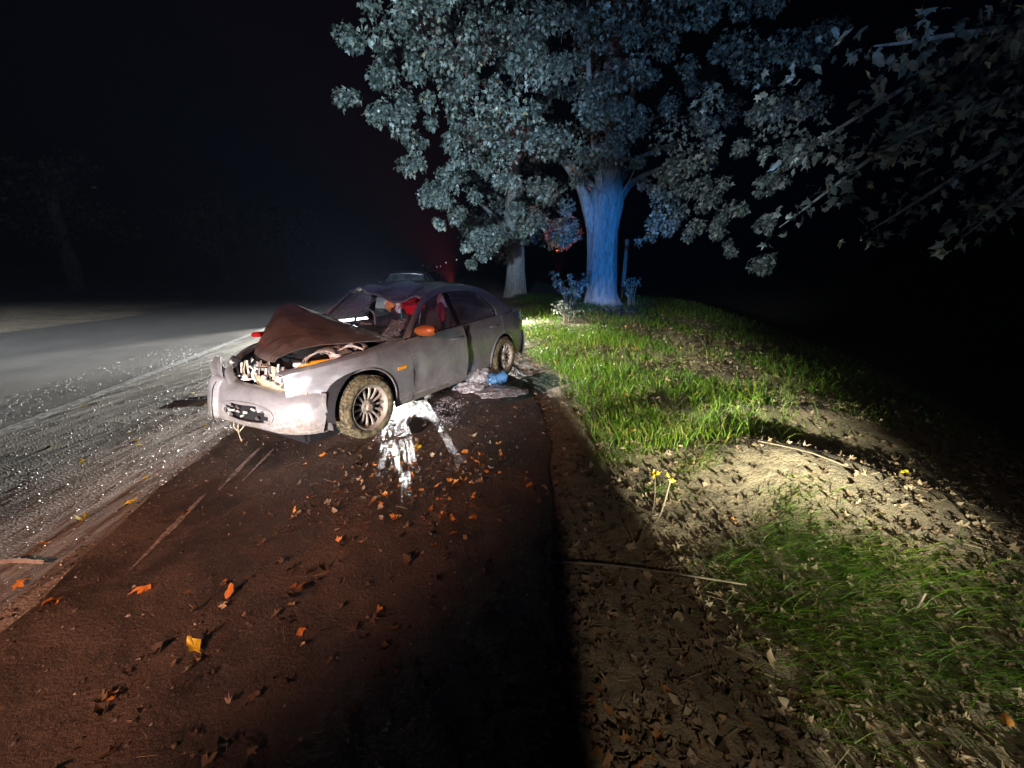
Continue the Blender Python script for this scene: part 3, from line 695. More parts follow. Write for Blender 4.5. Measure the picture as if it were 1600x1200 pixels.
for k in range(14):   # along the opened gap between bonnet and wing
    t_ = random.random(); x = -.40+.75*t_; y = .66-.22*t_+random.uniform(-.05, .03); z = .80-.05*t_+random.uniform(-.02, .04)
    MB().box((x, y, z), (random.uniform(.04, .12), random.uniform(.02, .05), random.uniform(.015, .035)), rz=random.uniform(-.5, .2), rx=random.uniform(-.5, .5)).build('broken_piece', M[random.choice(['white_plastic', 'bare_metal', 'black_plastic'])], wreck, False, bevel=.005)
MB().box((.18, -.02, .13), (.62, 1.12, .205)).build('under_nose_block', M['black_plastic'], wreck, True, bevel=.03)  # block added to stop lamplight passing under the nose
MB().box((-.02, -.05, .60), (.62, .90, .42)).build('engine_block', M['black_plastic'], wreck, True, bevel=.05)
eng = MB()
for k in range(4): eng.tube([(.10-.12*k, .30, .80), (.06-.12*k, .42, .84), (.04-.12*k, .52, .80)], .03, 8)
eng.build('intake_pipes', M['bare_metal'], wreck, True)
MB().box((.02, .54, .77), (.22, .12, .10), rz=.3).build('battery', M['white_plastic'], wreck, True, bevel=.012)
MB().tube([(.40, .40, .72), (.34, .52, .755), (.20, .60, .775)], [.02, .035, .02], 8).build('headlamp_bulb', M['amber'], wreck, True)
crumple('headlamp_shell', [(.36, .50, .60), (.46, .38, .61), (.52, .26, .62)], .07, M['white_plastic'], amp=.02)
crumple('inner_wing', [(-.50, .60, .80), (-.10, .62, .76), (.25, .56, .71), (.46, .42, .66)], .07, M['bare_metal'], amp=.012)
for k in range(6):
    x = random.uniform(-.3, .3); P = [(x, .66-.02*k, .82), (x+.08, .55, .86+.02*random.random()), (x+.2, .50, .82), (x+.28, .56, .78)]
    MB().tube(cr(P, 10), .008, 6).build('hose', M[random.choice(['black_plastic', 'white_plastic'])], wreck, True)
ln_ = MB(); G = []
for t_ in np.linspace(0, 1, 8): G.append([(.36+.02*math.sin(t_*5), .72-.05*v_, .52-.36*t_) for v_ in (0, .5, 1, 1.6)])
ln_.grid(G).build('hanging_liner', M['bare_metal'], wreck, True, solid=.006)
# broken windscreen, wipers, torn trim
for (u0, u1, t0, t1) in ((-.98, -.45, 0.02, .96), (-.45, -.2, .55, .98), (.72, .97, .05, .45)):
    G = []; ws = MB()
    for u in np.linspace(u0, u1, 8):
        row = []
        for t_ in np.linspace(t0, t1, 8):
            ya = .74+(.585-.74)*t_
            x = -.56+.20*(1-u*u)*(1-t_) - .53*t_+.05*(1-u*u)*t_; row.append((x, u*ya+(.10*t_ if u < 0 else 0), .885+.35*t_+.025*math.sin(u*7)*t_))
        G.append(row)
    ws.grid(G).build('broken_windscreen', M['cracked_glass'], wreck, True)
MB().tube(cr([(-.52, .52, .905), (-.62, .30, 1.0), (-.72, .12, 1.06), (-.85, -.05, 1.09)], 12), .011, 6).build('wiper', M['black_plastic'], wreck, True)
MB().tube(cr([(-.50, .10, .97), (-.55, -.2, 1.02), (-.62, -.42, 1.02)], 10), .010, 6).build('wiper', M['black_plastic'], wreck, True)
MB().tube(cr([(-1.02, -.50, 1.275), (-1.04, -.2, 1.255), (-1.05, .1, 1.225), (-1.06, .45, 1.235)], 14), .010, 6).build('torn_trim', M['bare_metal'], wreck, True)
MB().tube(cr([(-.58, -.66, .90), (-.78, -.58, 1.08), (-1.05, -.50, 1.27)], 10), .016, 6, flat=.5).build('windscreen_seal', M['bare_metal'], wreck, True)
def blob(name, c, r, mat, par=wreck, amp=.3, seg=18):
    G = []
    for a in np.linspace(0, math.pi, seg//2+2):
        row = []
        for b in np.linspace(0, 2*math.pi, seg+1)[:-1]:
            d_ = np.array((math.sin(a)*math.cos(b), math.sin(a)*math.sin(b), math.cos(a)))
            k = 1+amp*noise3(*(d_*1.1+np.array(c)*7), 3.1)+amp*.5*noise3(*(d_+np.array(c)*3), 7.3)
            row.append(tuple(np.array(c)+d_*np.array(r)*k))
        G.append(row)
    return MB().grid(G, True).build(name, mat, par, True)
blob('airbag', (-1.42, .16, 1.12), (.08, .17, .11), M['red_cloth'])
blob('red_coat', (-1.62, .46, 1.04), (.05, .05, .10), M['red_cloth'])
blob('loose_cloth', (-1.35, .0, 1.19), (.07, .08, .05), M['white_cloth'], amp=.5)
blob('loose_cloth', (-1.30, -.10, 1.13), (.05, .07, .08), M['orange_cloth'], amp=.5)
blob('loose_cloth', (-1.36, -.03, 1.08), (.04, .05, .05), M['white_cloth'], amp=.5)
MB().tube([(-1.34, .04, 1.08), (-1.33, .05, .98), (-1.35, .02, .92)], .012, 6).build('strap', M['teal_plastic'], wreck)
blob('headrest_cover', (-1.78, .38, 1.15), (.05, .10, .10), M['white_cloth'], amp=.1)
for o in [c for c in wreck.children_recursive if c.type == 'MESH' and c.name.split('.')[0] in ('window_frame', 'roof', 'centre_pillar', 'front_side_window', 'rear_side_window', 'rear_window', 'broken_windscreen', 'torn_trim', 'windscreen_seal', 'front_seat', 'headrest', 'airbag', 'red_coat', 'loose_cloth', 'headrest_cover', 'strap')]:
    for v_ in o.data.vertices:
        if v_.co.z > .94: v_.co.z = .94+(v_.co.z-.94)*1.15
# rear red reflector piece sticking out behind the bonnet
MB().box((.22, -.44, .945), (.10, .09, .045), rz=.5).build('lamp_fragment', M['red_cloth'], wreck, True, bevel=.01)

# ================================================================== far car with its headlamps
far = empty('oncoming_car', (-4.30, 15.9, .0), R(-90)+R(3)); far.scale = (1.12, 1.10, 1.15)
tag(far, 'dark car facing the camera, seen above the roof of the wrecked silver car', 'car')
build_car(far, False)
G = [[(x, u*w, z+.05*(1-u*u)) for u in np.linspace(-1, 1, 12)] for x, z, w in ((-.55, .88, .72), (-.2, .84, .73), (.3, .76, .72), (.7, .67, .66), (.88, .58, .58))]
MB().grid(G).build('bonnet', M['dark_paint'], far, True, solid=.012)
MB().grid([[(.86-d_+.09*(1-abs(u)**3)-.14*abs(u)**5, u*.80, z) for u in np.linspace(-1, 1, 18)] for z, d_ in ((.58, .03), (.48, 0), (.34, 0), (.2, .05))]).build('front_bumper', M['dark_paint'], far, True, solid=.015)
for s in (1, -1): MB().grid([[(.90-.10*abs(v_)**2+.02*k, s*(.40+.30*v_), .53+.12*k) for v_ in np.linspace(0, 1, 6)] for k in (0, .5, 1)]).build('headlight', M['chrome'], far, True, solid=.02)
G = []
for t_ in np.linspace(0, 1, 8):
    G.append([(-.54+.20*(1-u*u)*(1-t_)-.54*t_+.05*(1-u*u)*t_, u*(.76-.16*t_), .885+.37*t_) for u in np.linspace(-1, 1, 12)])
MB().grid(G).build('windscreen', M['car_glass'], far, True)

# ================================================================== things on the ground beside the wreck
def crumpled(name, c, r, mat, seed, parent=None, seg=26, amp=.45):
    rr = random.Random(seed); ph = [rr.uniform(0, 6.3) for _ in range(9)]; G = []
    for a in np.linspace(0.02, math.pi-.02, seg//2+2):
        row = []
        for b in np.linspace(0, 2*math.pi, seg+1)[:-1]:
            d_ = np.array((math.sin(a)*math.cos(b), math.sin(a)*math.sin(b), math.cos(a)))
            k = 1+amp*(.5*abs(math.sin(3*b+ph[0]+2*a))*math.sin(a)+.35*math.sin(5*a+ph[1]+3*b)+.25*math.sin(9*b-4*a+ph[2]))
            p = d_*np.array(r)*k; row.append((p[0], p[1], max(0.006, p[2]+r[2]*.8)))
        G.append(row)
    o = MB().grid(G, True).build(name, mat, parent, True); o.location = c; return o
b1 = crumpled('plastic_bag', (-.50, 5.42, .012), (.17, .20, .13), M['clear_film'], 3); tag(b1, 'crumpled clear plastic bag lying under the sill by the rear wheel', 'bag')
b2 = crumpled('plastic_bag', (-.58, 5.10, .012), (.17, .13, .06), M['clear_film'], 9); tag(b2, 'flattened pale plastic bag with grass stuck to it, below the front door', 'bag')
b3 = crumpled('plastic_sheet', (-.16, 4.98, .012), (.30, .20, .035), M['clear_film'], 14); tag(b3, 'clear crinkled plastic sheet spread on the mud in front of the blue bottle', 'plastic sheet')
bt = empty('water_bottle', (-.23, 5.44, .10), R(28))
tag(bt, 'large translucent blue water bottle lying on its side near the rear wheel', 'bottle')
G = []
for h_, r_ in ((.17, .002), (.168, .055), (.15, .080), (.11, .088), (.06, .080), (.03, .087), (-.02, .076), (-.06, .086), (-.10, .072), (-.15, .045), (-.18, .024), (-.20, .024)):
    G.append([(h_, r_*math.cos(a_)*(1+.16*math.sin(2*a_+h_*22)), r_*math.sin(a_)*(1+.14*math.sin(3*a_+h_*31)-.22*math.exp(-((h_-.02)/.06)**2)*max(0, math.sin(a_)))) for a_ in np.linspace(0, 2*math.pi, 25)[:-1]])
MB().grid(G, True).build('body', M['blue_bottle'], bt, True)
MB().lathe([(.001, -.225), (.03, -.225), (.032, -.215), (.032, -.195), (.02, -.193)], 20, 'Y').move(lambda x, y, z: (y, x, z)).build('cap', M['blue_cap'], bt, True)
gp = empty('glass_sheet', (.22, 5.22, .0), R(40)); tag(gp, 'thin dark green glass sheet lying between the blue bottle and the grass', 'glass sheet')
pm = MB(); pm.grid([[(x+.04*math.sin(v_*3), v_*.28+.05*math.sin(x*4), .045+.03*x+.02*v_) for v_ in np.linspace(-1, 1, 6)] for x in np.linspace(-.55, .62, 10)]); pm.build('pane', M['green_glass'], gp, True, solid=.005)
MB().tube([(-.5, .30, .03), (.0, .31, .05), (.70, .33, .08)], .009, 6).build('edge_strip', M['rubber'], gp)
t = NT('puddle_water'); n = t.noise(22, 4, .6); t.set(color=(.03, .026, .022), rough=.5, spec=.14); t.bump(t.math('ADD', n, t.math('MULTIPLY', t.noise(120, 5, .85), 2.2)), 1.0, .02); M['puddle_water'] = t.m
pd = MB(); ring = []
for a_ in np.linspace(0, 2*math.pi, 60)[:-1]:
    r_ = 1+.16*math.sin(3*a_+1)+.11*math.sin(5*a_+.4)+.06*math.sin(11*a_); ring.append((-.97+.27*r_*math.cos(a_)+.30*r_*math.sin(a_)*.35, 4.15+.56*r_*math.sin(a_)+.05*math.cos(a_), .0165))
pd.add([(-.97, 4.15, .0165)]+ring, [(0, 1+k, 1+(k+1) % 59) for k in range(59)]); po_ = pd.build('puddle', M['puddle_water'], None); tag(po_, kind='structure')
# loose chips; the white ones stand in for lamplight on wet ground
def chips(name, regs, n, size, mat, zoff=.014, flat=.6, tint=False, base=None):
    V = []; F = []; T = []
    octa = np.array([(1, 0, 0), (-1, 0, 0), (0, 1, 0), (0, -1, 0), (0, 0, 1), (0, 0, -1)], float)
    of = np.array([(0, 2, 4), (2, 1, 4), (1, 3, 4), (3, 0, 4), (2, 0, 5), (1, 2, 5), (3, 1, 5), (0, 3, 5)])
    P = regs(n); n = len(P)
    s = size[0]+(size[1]-size[0])*rng.random(n)**3
    ang = rng.uniform(0, 6.28, n)
    sc = s[:, None, None]*(octa[None]*np.stack([rng.uniform(.6, 1.3, (n, 6)), rng.uniform(.6, 1.3, (n, 6)), rng.uniform(.5, 1.2, (n, 6))*flat], -1))
    c, s_ = np.cos(ang)[:, None], np.sin(ang)[:, None]
    X = sc[..., 0]*c-sc[..., 1]*s_ + P[:, 0:1]; Y = sc[..., 0]*s_+sc[..., 1]*c + P[:, 1:2]; Z = sc[..., 2] + P[:, 2:3] + s[:, None]*flat*.35
    V = np.stack([X, Y, Z], -1).reshape(-1, 3); F = (of[None]+6*np.arange(n)[:, None, None]).reshape(-1, 3)
    return link(name, np_mesh(name, V, F, np.repeat(rng.random(n), 6)), None, mat)
def in_quads(quads, w):
    def f(n):
        out = []
        for (q, k) in zip(quads, w):
            m = int(n*k); u, v_ = rng.random(m)[:, None], rng.random(m)[:, None]; q = np.array(q, float)
            p = (q[0]*(1-u)+q[1]*u)*(1-v_)+(q[3]*(1-u)+q[2]*u)*v_ + rng.normal(0, .03, (m, 2)); p = p[wob(p[:, 0], p[:, 1], 14.)+rng.normal(0, .35, m) > -.1]; m = len(p); out.append(np.c_[p, np.full(m, .016)])
        return np.concatenate(out)
    return f
gl = chips('glint_chips', in_quads([[(-1.30, 4.02), (-1.14, 4.12), (-1.04, 3.62), (-1.30, 3.42)], [(-.93, 4.72), (-.66, 5.0), (-.58, 4.35), (-.86, 4.15)], [(-.86, 4.15), (-.58, 4.35), (-.56, 3.85), (-.80, 3.75)]], [.36, .44, .20]), 3200, (.002, .008), M['glint_white'])
tag(gl, 'added white chips standing in for light glinting on the wet mud beside the front wheel', 'glint chips', kind='stuff')
def grit(n):
    o = np.concatenate([rng.uniform(-5.2, -1.75, int(n*.85)), rng.uniform(-1.9, .6, int(n*.15))]); a = .4+rng.random(len(o))**1.5*9.5
    d_ = wob(o*1.0, a*.5, 2.5)+rng.normal(0, .35, len(o)) > -.25
    o, a = o[d_], a[d_]; x, y = from_road(o, a); return np.c_[x, y, np.full(len(x), .008)]
gr = chips('gravel', grit, 26000, (.0022, .013), M['stone'], flat=.7); tag(gr, 'loose wet grit glittering on the asphalt beside the wreck', 'gravel', kind='stuff')
def clod(n):
    o = rng.uniform(-2.0, .8, n); a = .5+rng.random(n)**1.4*6; d_ = wob(o, a, 3.1)+rng.normal(0, .5, n) > 0
    x, y = from_road(o[d_], a[d_]); return np.c_[x, y, np.full(len(x), .010)]
cd = chips('mud_clods', clod, 9000, (.003, .016), M['clod'], flat=.6); tag(cd, 'small clods and crumbs of mud on the brown shoulder', 'mud', kind='stuff')
# broken plastic piece on the road next to the bumper
pc = empty('grille_fragment', (-3.95, 4.72, .0), R(12)); tag(pc, 'black plastic grille fragment on the asphalt left of the torn bumper', 'car debris')
m = MB(); m.box((0, 0, .016), (.50, .035, .016)); m.box((.02, .12, .016), (.4, .03, .016), rz=.08)
m.build('frame', M['black_plastic'], pc, False, bevel=.006)
for k in range(7): MB().box((-.20+.066*k, .06, .016), (.012, .11, .014), rz=random.uniform(-.3, .3)).build('slat', M['bare_metal'] if k % 2 else M['black_plastic'], pc)
sh_ = MB(); sh_.grid([[(-.16+.32*t_, .025*v_*(1-t_*.6)+.02*math.sin(t_*4), .02+.015*(1-v_*v_)) for v_ in (-1, 0, 1)] for t_ in np.linspace(0, 1, 8)])
ws_ = sh_.build('plastic_shard', M['grey_plastic'], None, True, solid=.004); ws_.location = (-2.72, 1.82, .012); ws_.rotation_euler.z = .1
tag(ws_, 'narrow white plastic shard on the asphalt at the lower left edge', 'car debris')

# ================================================================== leaves: shapes
half = [(0, 0), (.13, .05), (.40, -.03), (.31, .15), (.53, .36), (.29, .38), (.27, .55), (.13, .53), (0, .95)]
def leaf_np(simplify=False, cup=.25, lobes=half):
    h = lobes if not simplify else [(0, 0), (.36, .0), (.26, .18), (.50, .42), (.20, .48), (0, .95)]
    out = h + [(-x, y) for x, y in h[-2:0:-1]]
    V = [(0, .30, 0)] + [(x, y, -cup*(x*x*1.6+max(0, y-.3)**2)) for x, y in out]; n = len(out)
    F = [(0, 1+i, 1+(i+1) % n) for i in range(n)]
    V = np.array(V); V[:, 1] -= .0
    return V, np.array(F)
def rand_rot(n, tip, spread, nrm=None):
    """rotation matrices with the leaf tip (local y) near direction tip"""
    t = np.asarray(tip, float)+rng.normal(0, spread, (n, 3)); t /= np.linalg.norm(t, axis=1)[:, None]
    q = (np.asarray(nrm, float) if nrm is not None else np.zeros(3))+rng.normal(0, .6, (n, 3))
    zax = q-(q*t).sum(1)[:, None]*t; zax /= np.linalg.norm(zax, axis=1)[:, None]+1e-9
    xax = np.cross(t, zax); return np.stack([xax, t, zax], -1)
def mass(name, P, Rm, S, parent, mat, simplify=True, cup=.3, jit=.07):
    V0, F0 = leaf_np(simplify, cup); n = len(P); k = len(V0)
    VV = V0[None]+rng.normal(0, jit, (n, k, 3))*np.array((1, 1, .8))
    V = np.einsum('nij,nkj->nki', Rm, VV)*S[:, None, None]+P[:, None, :]
    F = (F0[None]+k*np.arange(n)[:, None, None]).reshape(-1, 3)
    return link(name, np_mesh(name, V.reshape(-1, 3), F, np.repeat(rng.random(n), k)), parent, mat)
LEAFM = []
OVA = [(0, 0), (.10, .08), (.20, .22), (.25, .40), (.22, .58), (.15, .74), (.07, .87), (0, .97)]
for k, c in enumerate((.5, 1.0, -.7, 1.5, -1.1, .8, 1.9, -.4)):
    V, F = leaf_np(False, c, half if k in (0, 1, 4, 5) else OVA); V = V+rng.normal(0, .045, V.shape)*np.array((1, 1, .9)); V[:, 2] += .06*np.sin(V[:, 0]*7+k)
    V = np.r_[V, [(.012, .02, 0), (-.012, .02, 0), (0.03*(k-1), -.45, -.05)]]; F = np.r_[F, [[len(V)-3, len(V)-2, len(V)-1]]]
    LEAFM.append((V, F))
def leaf_meshes(mat, tagname):
    out = []
    for k, (V, F) in enumerate(LEAFM):
        me = np_mesh('%s_%d' % (tagname, k), V, F); me.materials.append(mat); out.append(me)
    return out
LM_tree = leaf_meshes(M['tree_leaf_single'], 'leaf'); LM_dry = leaf_meshes(M['dry_leaf'], 'leaf'); LM_yel = leaf_meshes(M['yellow_leaf'], 'leaf'); LM_ora = leaf_meshes(M['orange_leaf'], 'leaf')
def place(me, name, p, rot, s, parent=None):
    o = bpy.data.objects.new(name, me); COL.objects.link(o)
    if parent is not None: o.parent = parent
    if isinstance(rot, np.ndarray): o.matrix_local = Matrix.Translation(Vector(p)) @ Matrix([list(r) for r in rot]).to_4x4() @ Matrix.Scale(s, 4)
    else: o.location = p; o.rotation_euler = rot; o.scale = (s, s, s)
    return o

# ================================================================== trees
def trunk_mesh(name, pts, radii, seg=28, seed=0, parent=None, mat=None, n=36, flare=True):
    P = cr(pts, n); rr = np.interp(np.linspace(0, 1, n), np.linspace(0, 1, len(radii)), radii)
    r_ = random.Random(seed); ph = [r_.uniform(0, 6.28) for _ in range(6)]
    def bmp(t, th):
        k = 1+.04*math.sin(5*th+ph[0]+4*t)+.025*math.sin(9*th+ph[1]-7*t)+.02*math.sin(17*th+ph[2]+13*t)+.03*math.sin(3*th+9*t+ph[4])*math.sin(11*t+ph[5])
        if flare: k += .40*math.exp(-t*n/3.0)*(.55+.45*math.sin(4*th+ph[3]))
        return k
    return MB().tube([tuple(p) for p in P], list(rr), seg, bump=bmp).build(name, mat or M['bark'], parent, True)
def clumps_leaves(clumps, per, size, spread=.55):
    P = []; Rm = []; S = []
    for (c, r, w) in clumps:
        n = max(3, int(per*w)); d_ = rng.normal(0, 1, (n, 3)); d_ /= np.linalg.norm(d_, axis=1)[:, None]
        rad = rng.random(n)**.45
        P.append(np.array(c)+d_*rad[:, None]*np.array(r)); 
        tip = d_*.5+np.array((0, 0, -.85)); Rm.append(rand_rot(n, tip, spread, d_+np.array((0, -.5, .45)))); S.append(rng.uniform(*size, n))
    return np.concatenate(P), np.concatenate(Rm), np.concatenate(S)

# --- big tree
rng_main, rng = rng, np.random.default_rng(21)
TX, TY = 2.66, 12.0; TZ = float(height(TX, TY))
big = empty('roadside_tree', (TX, TY, TZ-.08)); tag(big, 'large maple with thick forked trunk lit blue, crown overhanging the wrecked car', 'tree')
tr = trunk_mesh('trunk', [(0, 0, 0), (-.03, 0, .5), (-.07, 0, 1.5), (-.08, 0, 2.3), (-.06, 0, 2.8), (-.03, .0, 3.15), (.0, .05, 3.6), (.05, .1, 4.4), (.1, .1, 6.5)], [.53, .44, .41, .43, .47, .44, .28, .2, .13], 48, 1, big, n=60)
limbs = [[(-.30, -.02, 2.15), (-.55, -.12, 2.75), (-.85, -.3, 3.25), (-1.5, -.6, 3.9), (-2.6, -1.2, 4.7)], [(-.2, -.1, 3.1), (-.5, -.5, 3.9), (-.9, -1.4, 5.2), (-1.2, -2.6, 6.4)],
 [(.2, .1, 3.2), (.5, .8, 4.2), (1.2, 1.5, 5.2), (2.3, 2.0, 5.8)], [(.1, 0, 3.3), (.2, -.2, 4.4), (.4, -.6, 5.6), (.6, -1.0, 6.4)], [(-.2, .2, 3.1), (-1.0, 1.2, 4.2), (-2.2, 2.2, 5.2)], [(.2, .2, 3.3), (1.2, 1.3, 4.3), (2.6, 2.2, 5.0)], [(.25, -.1, 2.95), (.8, .2, 3.5), (1.7, .4, 3.9)]]
for k, L_ in enumerate(limbs): trunk_mesh('limb', L_, [.26 if k == 0 else .15, .17 if k == 0 else .085, .06, .03], 14, k, big, n=20, flare=False)
for (x0, z0, x1, z1, x2, z2, r0) in ((-.12, 2.95, -.30, 3.25, -.42, 3.75, .035), (-.12, 2.95, -.45, 3.15, -.95, 3.3, .022), (0, 3.35, -.06, 3.8, -.2, 4.3, .035), (.04, 3.35, .05, 3.8, .04, 4.2, .022), (.25, 3.0, .45, 3.4, .6, 3.9, .022)):
    MB().tube(cr([(x0, -.42, z0), (x1, -.55, z1), (x2, -.75, z2)], 8), list(np.linspace(r0, r0*.4, 8)), 7).build('branch', M['bark'], big, True)
cl = []
def spray(x, y, z, r, w):      # a few leafy twigs drooping from one point
    for q in range(3):
        f_ = rng.uniform(.6, 1.15); cl.append(((x+rng.normal(0, r*.7), y+rng.normal(0, r*.7), z+rng.normal(0, r*.45)), (r*f_*.62, r*f_*.62, r*f_*.55), w*f_))
C0 = np.array((-1.0, -1.7, 5.3)); RR = np.array((4.3, 3.2, 3.6)); nn = 0
while nn < 92:
    d_ = rng.normal(0, 1, 3); d_ /= np.linalg.norm(d_)
    if d_[2] < -.8: continue
    p = C0+d_*RR*rng.random()**.3*rng.uniform(.8, 1.08)
    if p[2] < 2.4+max(0, -p[0]-2.2)*.55+(1.0 if p[1] > -.6 else 0): continue
    spray(*p, rng.uniform(.35, .75), .42); nn += 1
for (x, y, z) in [(-5.43, -3.0, 4.74), (-5.2, -3.0, 5.25), (-4.74, -3.0, 5.7), (-5.55, -3.0, 4.3), (-5.15, -2.9, 3.86), (-4.67, -2.6, 4.2), (-4.55, -2.8, 3.3), (-4.38, -2.7, 2.75), (-4.62, -3.0, 4.94), (-3.98, -3.0, 5.55), (-4.11, -2.5, 2.9), (-4.44, -2.6, 3.76), (-4.16, -2.0, 2.33), (-3.72, -2.0, 1.9), (-3.35, -2.0, 1.55), (-3.85, -2.2, 2.5), (-2.89, -2.0, 1.75), (-2.51, -2.0, 2.05), (-3.11, -2.0, 2.23), (-2.06, -1.8, 2.33), (-1.6, -1.5, 2.2), (-1.9, -1.6, 2.9), (-2.6, -2.2, 2.9), (-3.3, -2.4, 3.0), (-3.6, -2.6, 3.8), (-2.9, -2.8, 3.7), (-2.2, -2.4, 3.6), (-1.5, -1.8, 3.6), (-2.4, -3.0, 4.5), (-3.3, -3.1, 4.7), (-1.6, -2.6, 4.6), (-.8, -1.8, 4.5), (-4.0, -3.2, 4.4), (-1.3, -1.2, 2.75)]:
    spray(x, y, z, .40, .45)
for (x, y, z) in [(.62, -1.4, 1.9), (.97, -2.0, 2.05), (1.6, -2.0, 1.95), (1.92, -2.0, 1.75), (2.7, -2.2, 1.55), (3.19, -2.0, 2.16), (3.24, -2.0, 2.77), (3.11, -2.1, 1.35), (1.52, -2.0, 2.4), (.85, -1.6, 2.5), (2.43, -2.0, 2.23), (.75, -1.2, 2.9), (1.3, -1.8, 2.9), (2.0, -2.0, 2.9), (2.8, -2.4, 3.1), (1.0, -1.5, 3.4), (1.8, -2.0, 3.5), (2.5, -2.4, 3.6), (3.3, -2.6, 3.5), (.8, -1.5, 4.0), (1.5, -2.1, 4.2), (2.4, -2.6, 4.4), (3.4, -2.8, 4.2)]:
    spray(x, y, z, .34, .33)
for (x, y, z) in [(-.7, -1.3, 3.75), (-.2, -1.4, 3.9), (.3, -1.4, 3.75), (.0, -1.7, 4.4), (-.6, -1.9, 4.6), (.6, -1.8, 4.5), (-.2, -2.2, 5.1), (.5, -2.3, 5.2), (-1.0, -2.4, 5.3), (1.1, -2.2, 5.0), (0, -2.8, 5.8), (.9, -2.9, 5.8), (-.9, -2.9, 6.0), (1.7, -2.6, 5.3), (1.9, -3.0, 6.0), (2.6, -2.8, 5.2), (-.5, -1.0, 3.55), (.65, -1.1, 3.35), (3.2, -2.8, 5.0), (.1, -3.2, 6.5), (1.2, -3.4, 6.6)]:
    spray(x, y, z, .44, .42)
for p_ in [(-1.3, 1.5, 2.15), (-1.0, 1.7, 2.1), (-.75, 1.5, 2.2), (-1.2, 1.9, 2.45), (-.9, 1.4, 2.5), (-1.1, 1.6, 1.95)]: cl.append((p_, (.34, .3, .28), .8))
P, Rm, S = clumps_leaves(cl, 330, (.04, .12), .6)
open_ = (P[:, 1] < .4) & (((np.abs(P[:, 0]+.05) < .60) & (P[:, 2] < 3.5)) | ((P[:, 0] > -1.05) & (P[:, 0] < 0) & (P[:, 2] < 3.25) & (P[:, 2] > 1.9)))
P, Rm, S = P[~open_], Rm[~open_], S[~open_]
pick = np.argsort(P[:, 1]+.6*np.abs(P[:, 2]-3)+rng.random(len(P))*2.2)[:290]
mk = np.ones(len(P), bool); mk[pick] = False
cw_ = mass('crown', P[mk], Rm[mk], S[mk], big, M['tree_leaf']); tag(cw_, kind='stuff')
for i in pick: place(LM_tree[i % 8], 'leaf', P[i], Rm[i], float(S[i])*1.1, cw_)
rng = rng_main
# --- second tree further along
tz = float(height(.15, 19.)); t2 = empty('roadside_tree', (.15, 19, tz-.06)); tag(t2, 'smaller tree with grey trunk standing behind the wrecked car, left of the blue-lit trunk', 'tree')
trunk_mesh('trunk', [(0, 0, 0), (.02, 0, 1.), (-.03, 0, 2.4), (-.1, 0, 4), (0, 0, 7)], [.50, .43, .42, .36, .2], 26, 5, t2)
for k, L_ in enumerate([[(0, 0, 2.7), (-.8, -.3, 3.4), (-2, -.5, 4.4)], [(0, 0, 3), (.9, -.4, 3.8), (2.2, -.6, 4.6)]]): trunk_mesh('limb', L_, [.16, .1, .04], 9, k+30, t2, n=12, flare=False)
cl = [((rng.uniform(-2.6, 2.4), rng.uniform(-2., 1.5), rng.uniform(2.7, 7)), (.7, .7, .5), 1.) for _ in range(46)]
cl += [((x, -1.6, z), (.5, .4, .45), .9) for x, z in ((-1.3, 2.6), (-.9, 2.2), (-.6, 1.9), (-.3, 2.6), (.4, 2.7), (1.0, 2.6), (1.5, 2.5), (2.0, 2.8), (-1.9, 3.0))]
P, Rm, S = clumps_leaves(cl, 70, (.13, .22)); tag(mass('crown', P, Rm, S, t2, M['tree_leaf']), kind='stuff')
# --- tree to the right of the frame whose sprays reach into view
t3 = empty('roadside_tree', (7.4, 4.2, float(height(7.4, 4.2))-.1)); tag(t3, 'tree standing out of view whose sparse dark sprays hang into the upper right', 'tree')
z3 = t3.location.z
trunk_mesh('trunk', [(0, 0, 0), (-.1, 0, 2), (-.2, 0, 4), (0, 0, 7)], [.45, .4, .36, .2], 20, 6, t3, n=24)
sprays = []
for k, (ex, ey, ez) in enumerate([(2.9, 3.8, 3.3), (3.2, 3.9, 2.6), (3.9, 4.6, 2.0), (4.4, 4.1, 1.9), (3.6, 3.4, 3.2), (4.2, 3.5, 3.0), (2.9, 4.6, 2.7), (3.4, 5.4, 2.1), (5.2, 4.9, 2.0)]):
    e = np.array((ex-7.4, ey-4.2, ez-z3)); b = np.array((-.15, 0, 3.2+.25*k)); md = (b+e)/2+np.array((0, 0, .7))
    L_ = cr([b, md, e], 14); trunk_mesh('limb', L_, [.10, .06, .03, .006], 7, k+50, t3, n=14, flare=False)
    for q in range(4, 14): sprays.append((L_[q], (.28, .28, .26), 1.0))
for k in range(26): sprays.append((np.array((rng.uniform(2.6, 5.4)-7.4, rng.uniform(3.4, 5.4)-4.2, rng.uniform(2.4, 3.9)-z3)), (.35, .3, .3), .8))
P, Rm, S = clumps_leaves(sprays, 13, (.07, .135), .7)
d_ = np.hypot(P[:, 0]+7.4, P[:, 1]+4.2)+rng.random(len(P))*2; pick = np.argsort(d_)[:290]; mk = np.ones(len(P), bool); mk[pick] = False
c3 = mass('crown', P[mk], Rm[mk], S[mk], t3, M['tree_leaf']); tag(c3, kind='stuff')
for i in pick: place(LM_tree[i % 8], 'leaf', P[i], Rm[i], float(S[i]), c3)
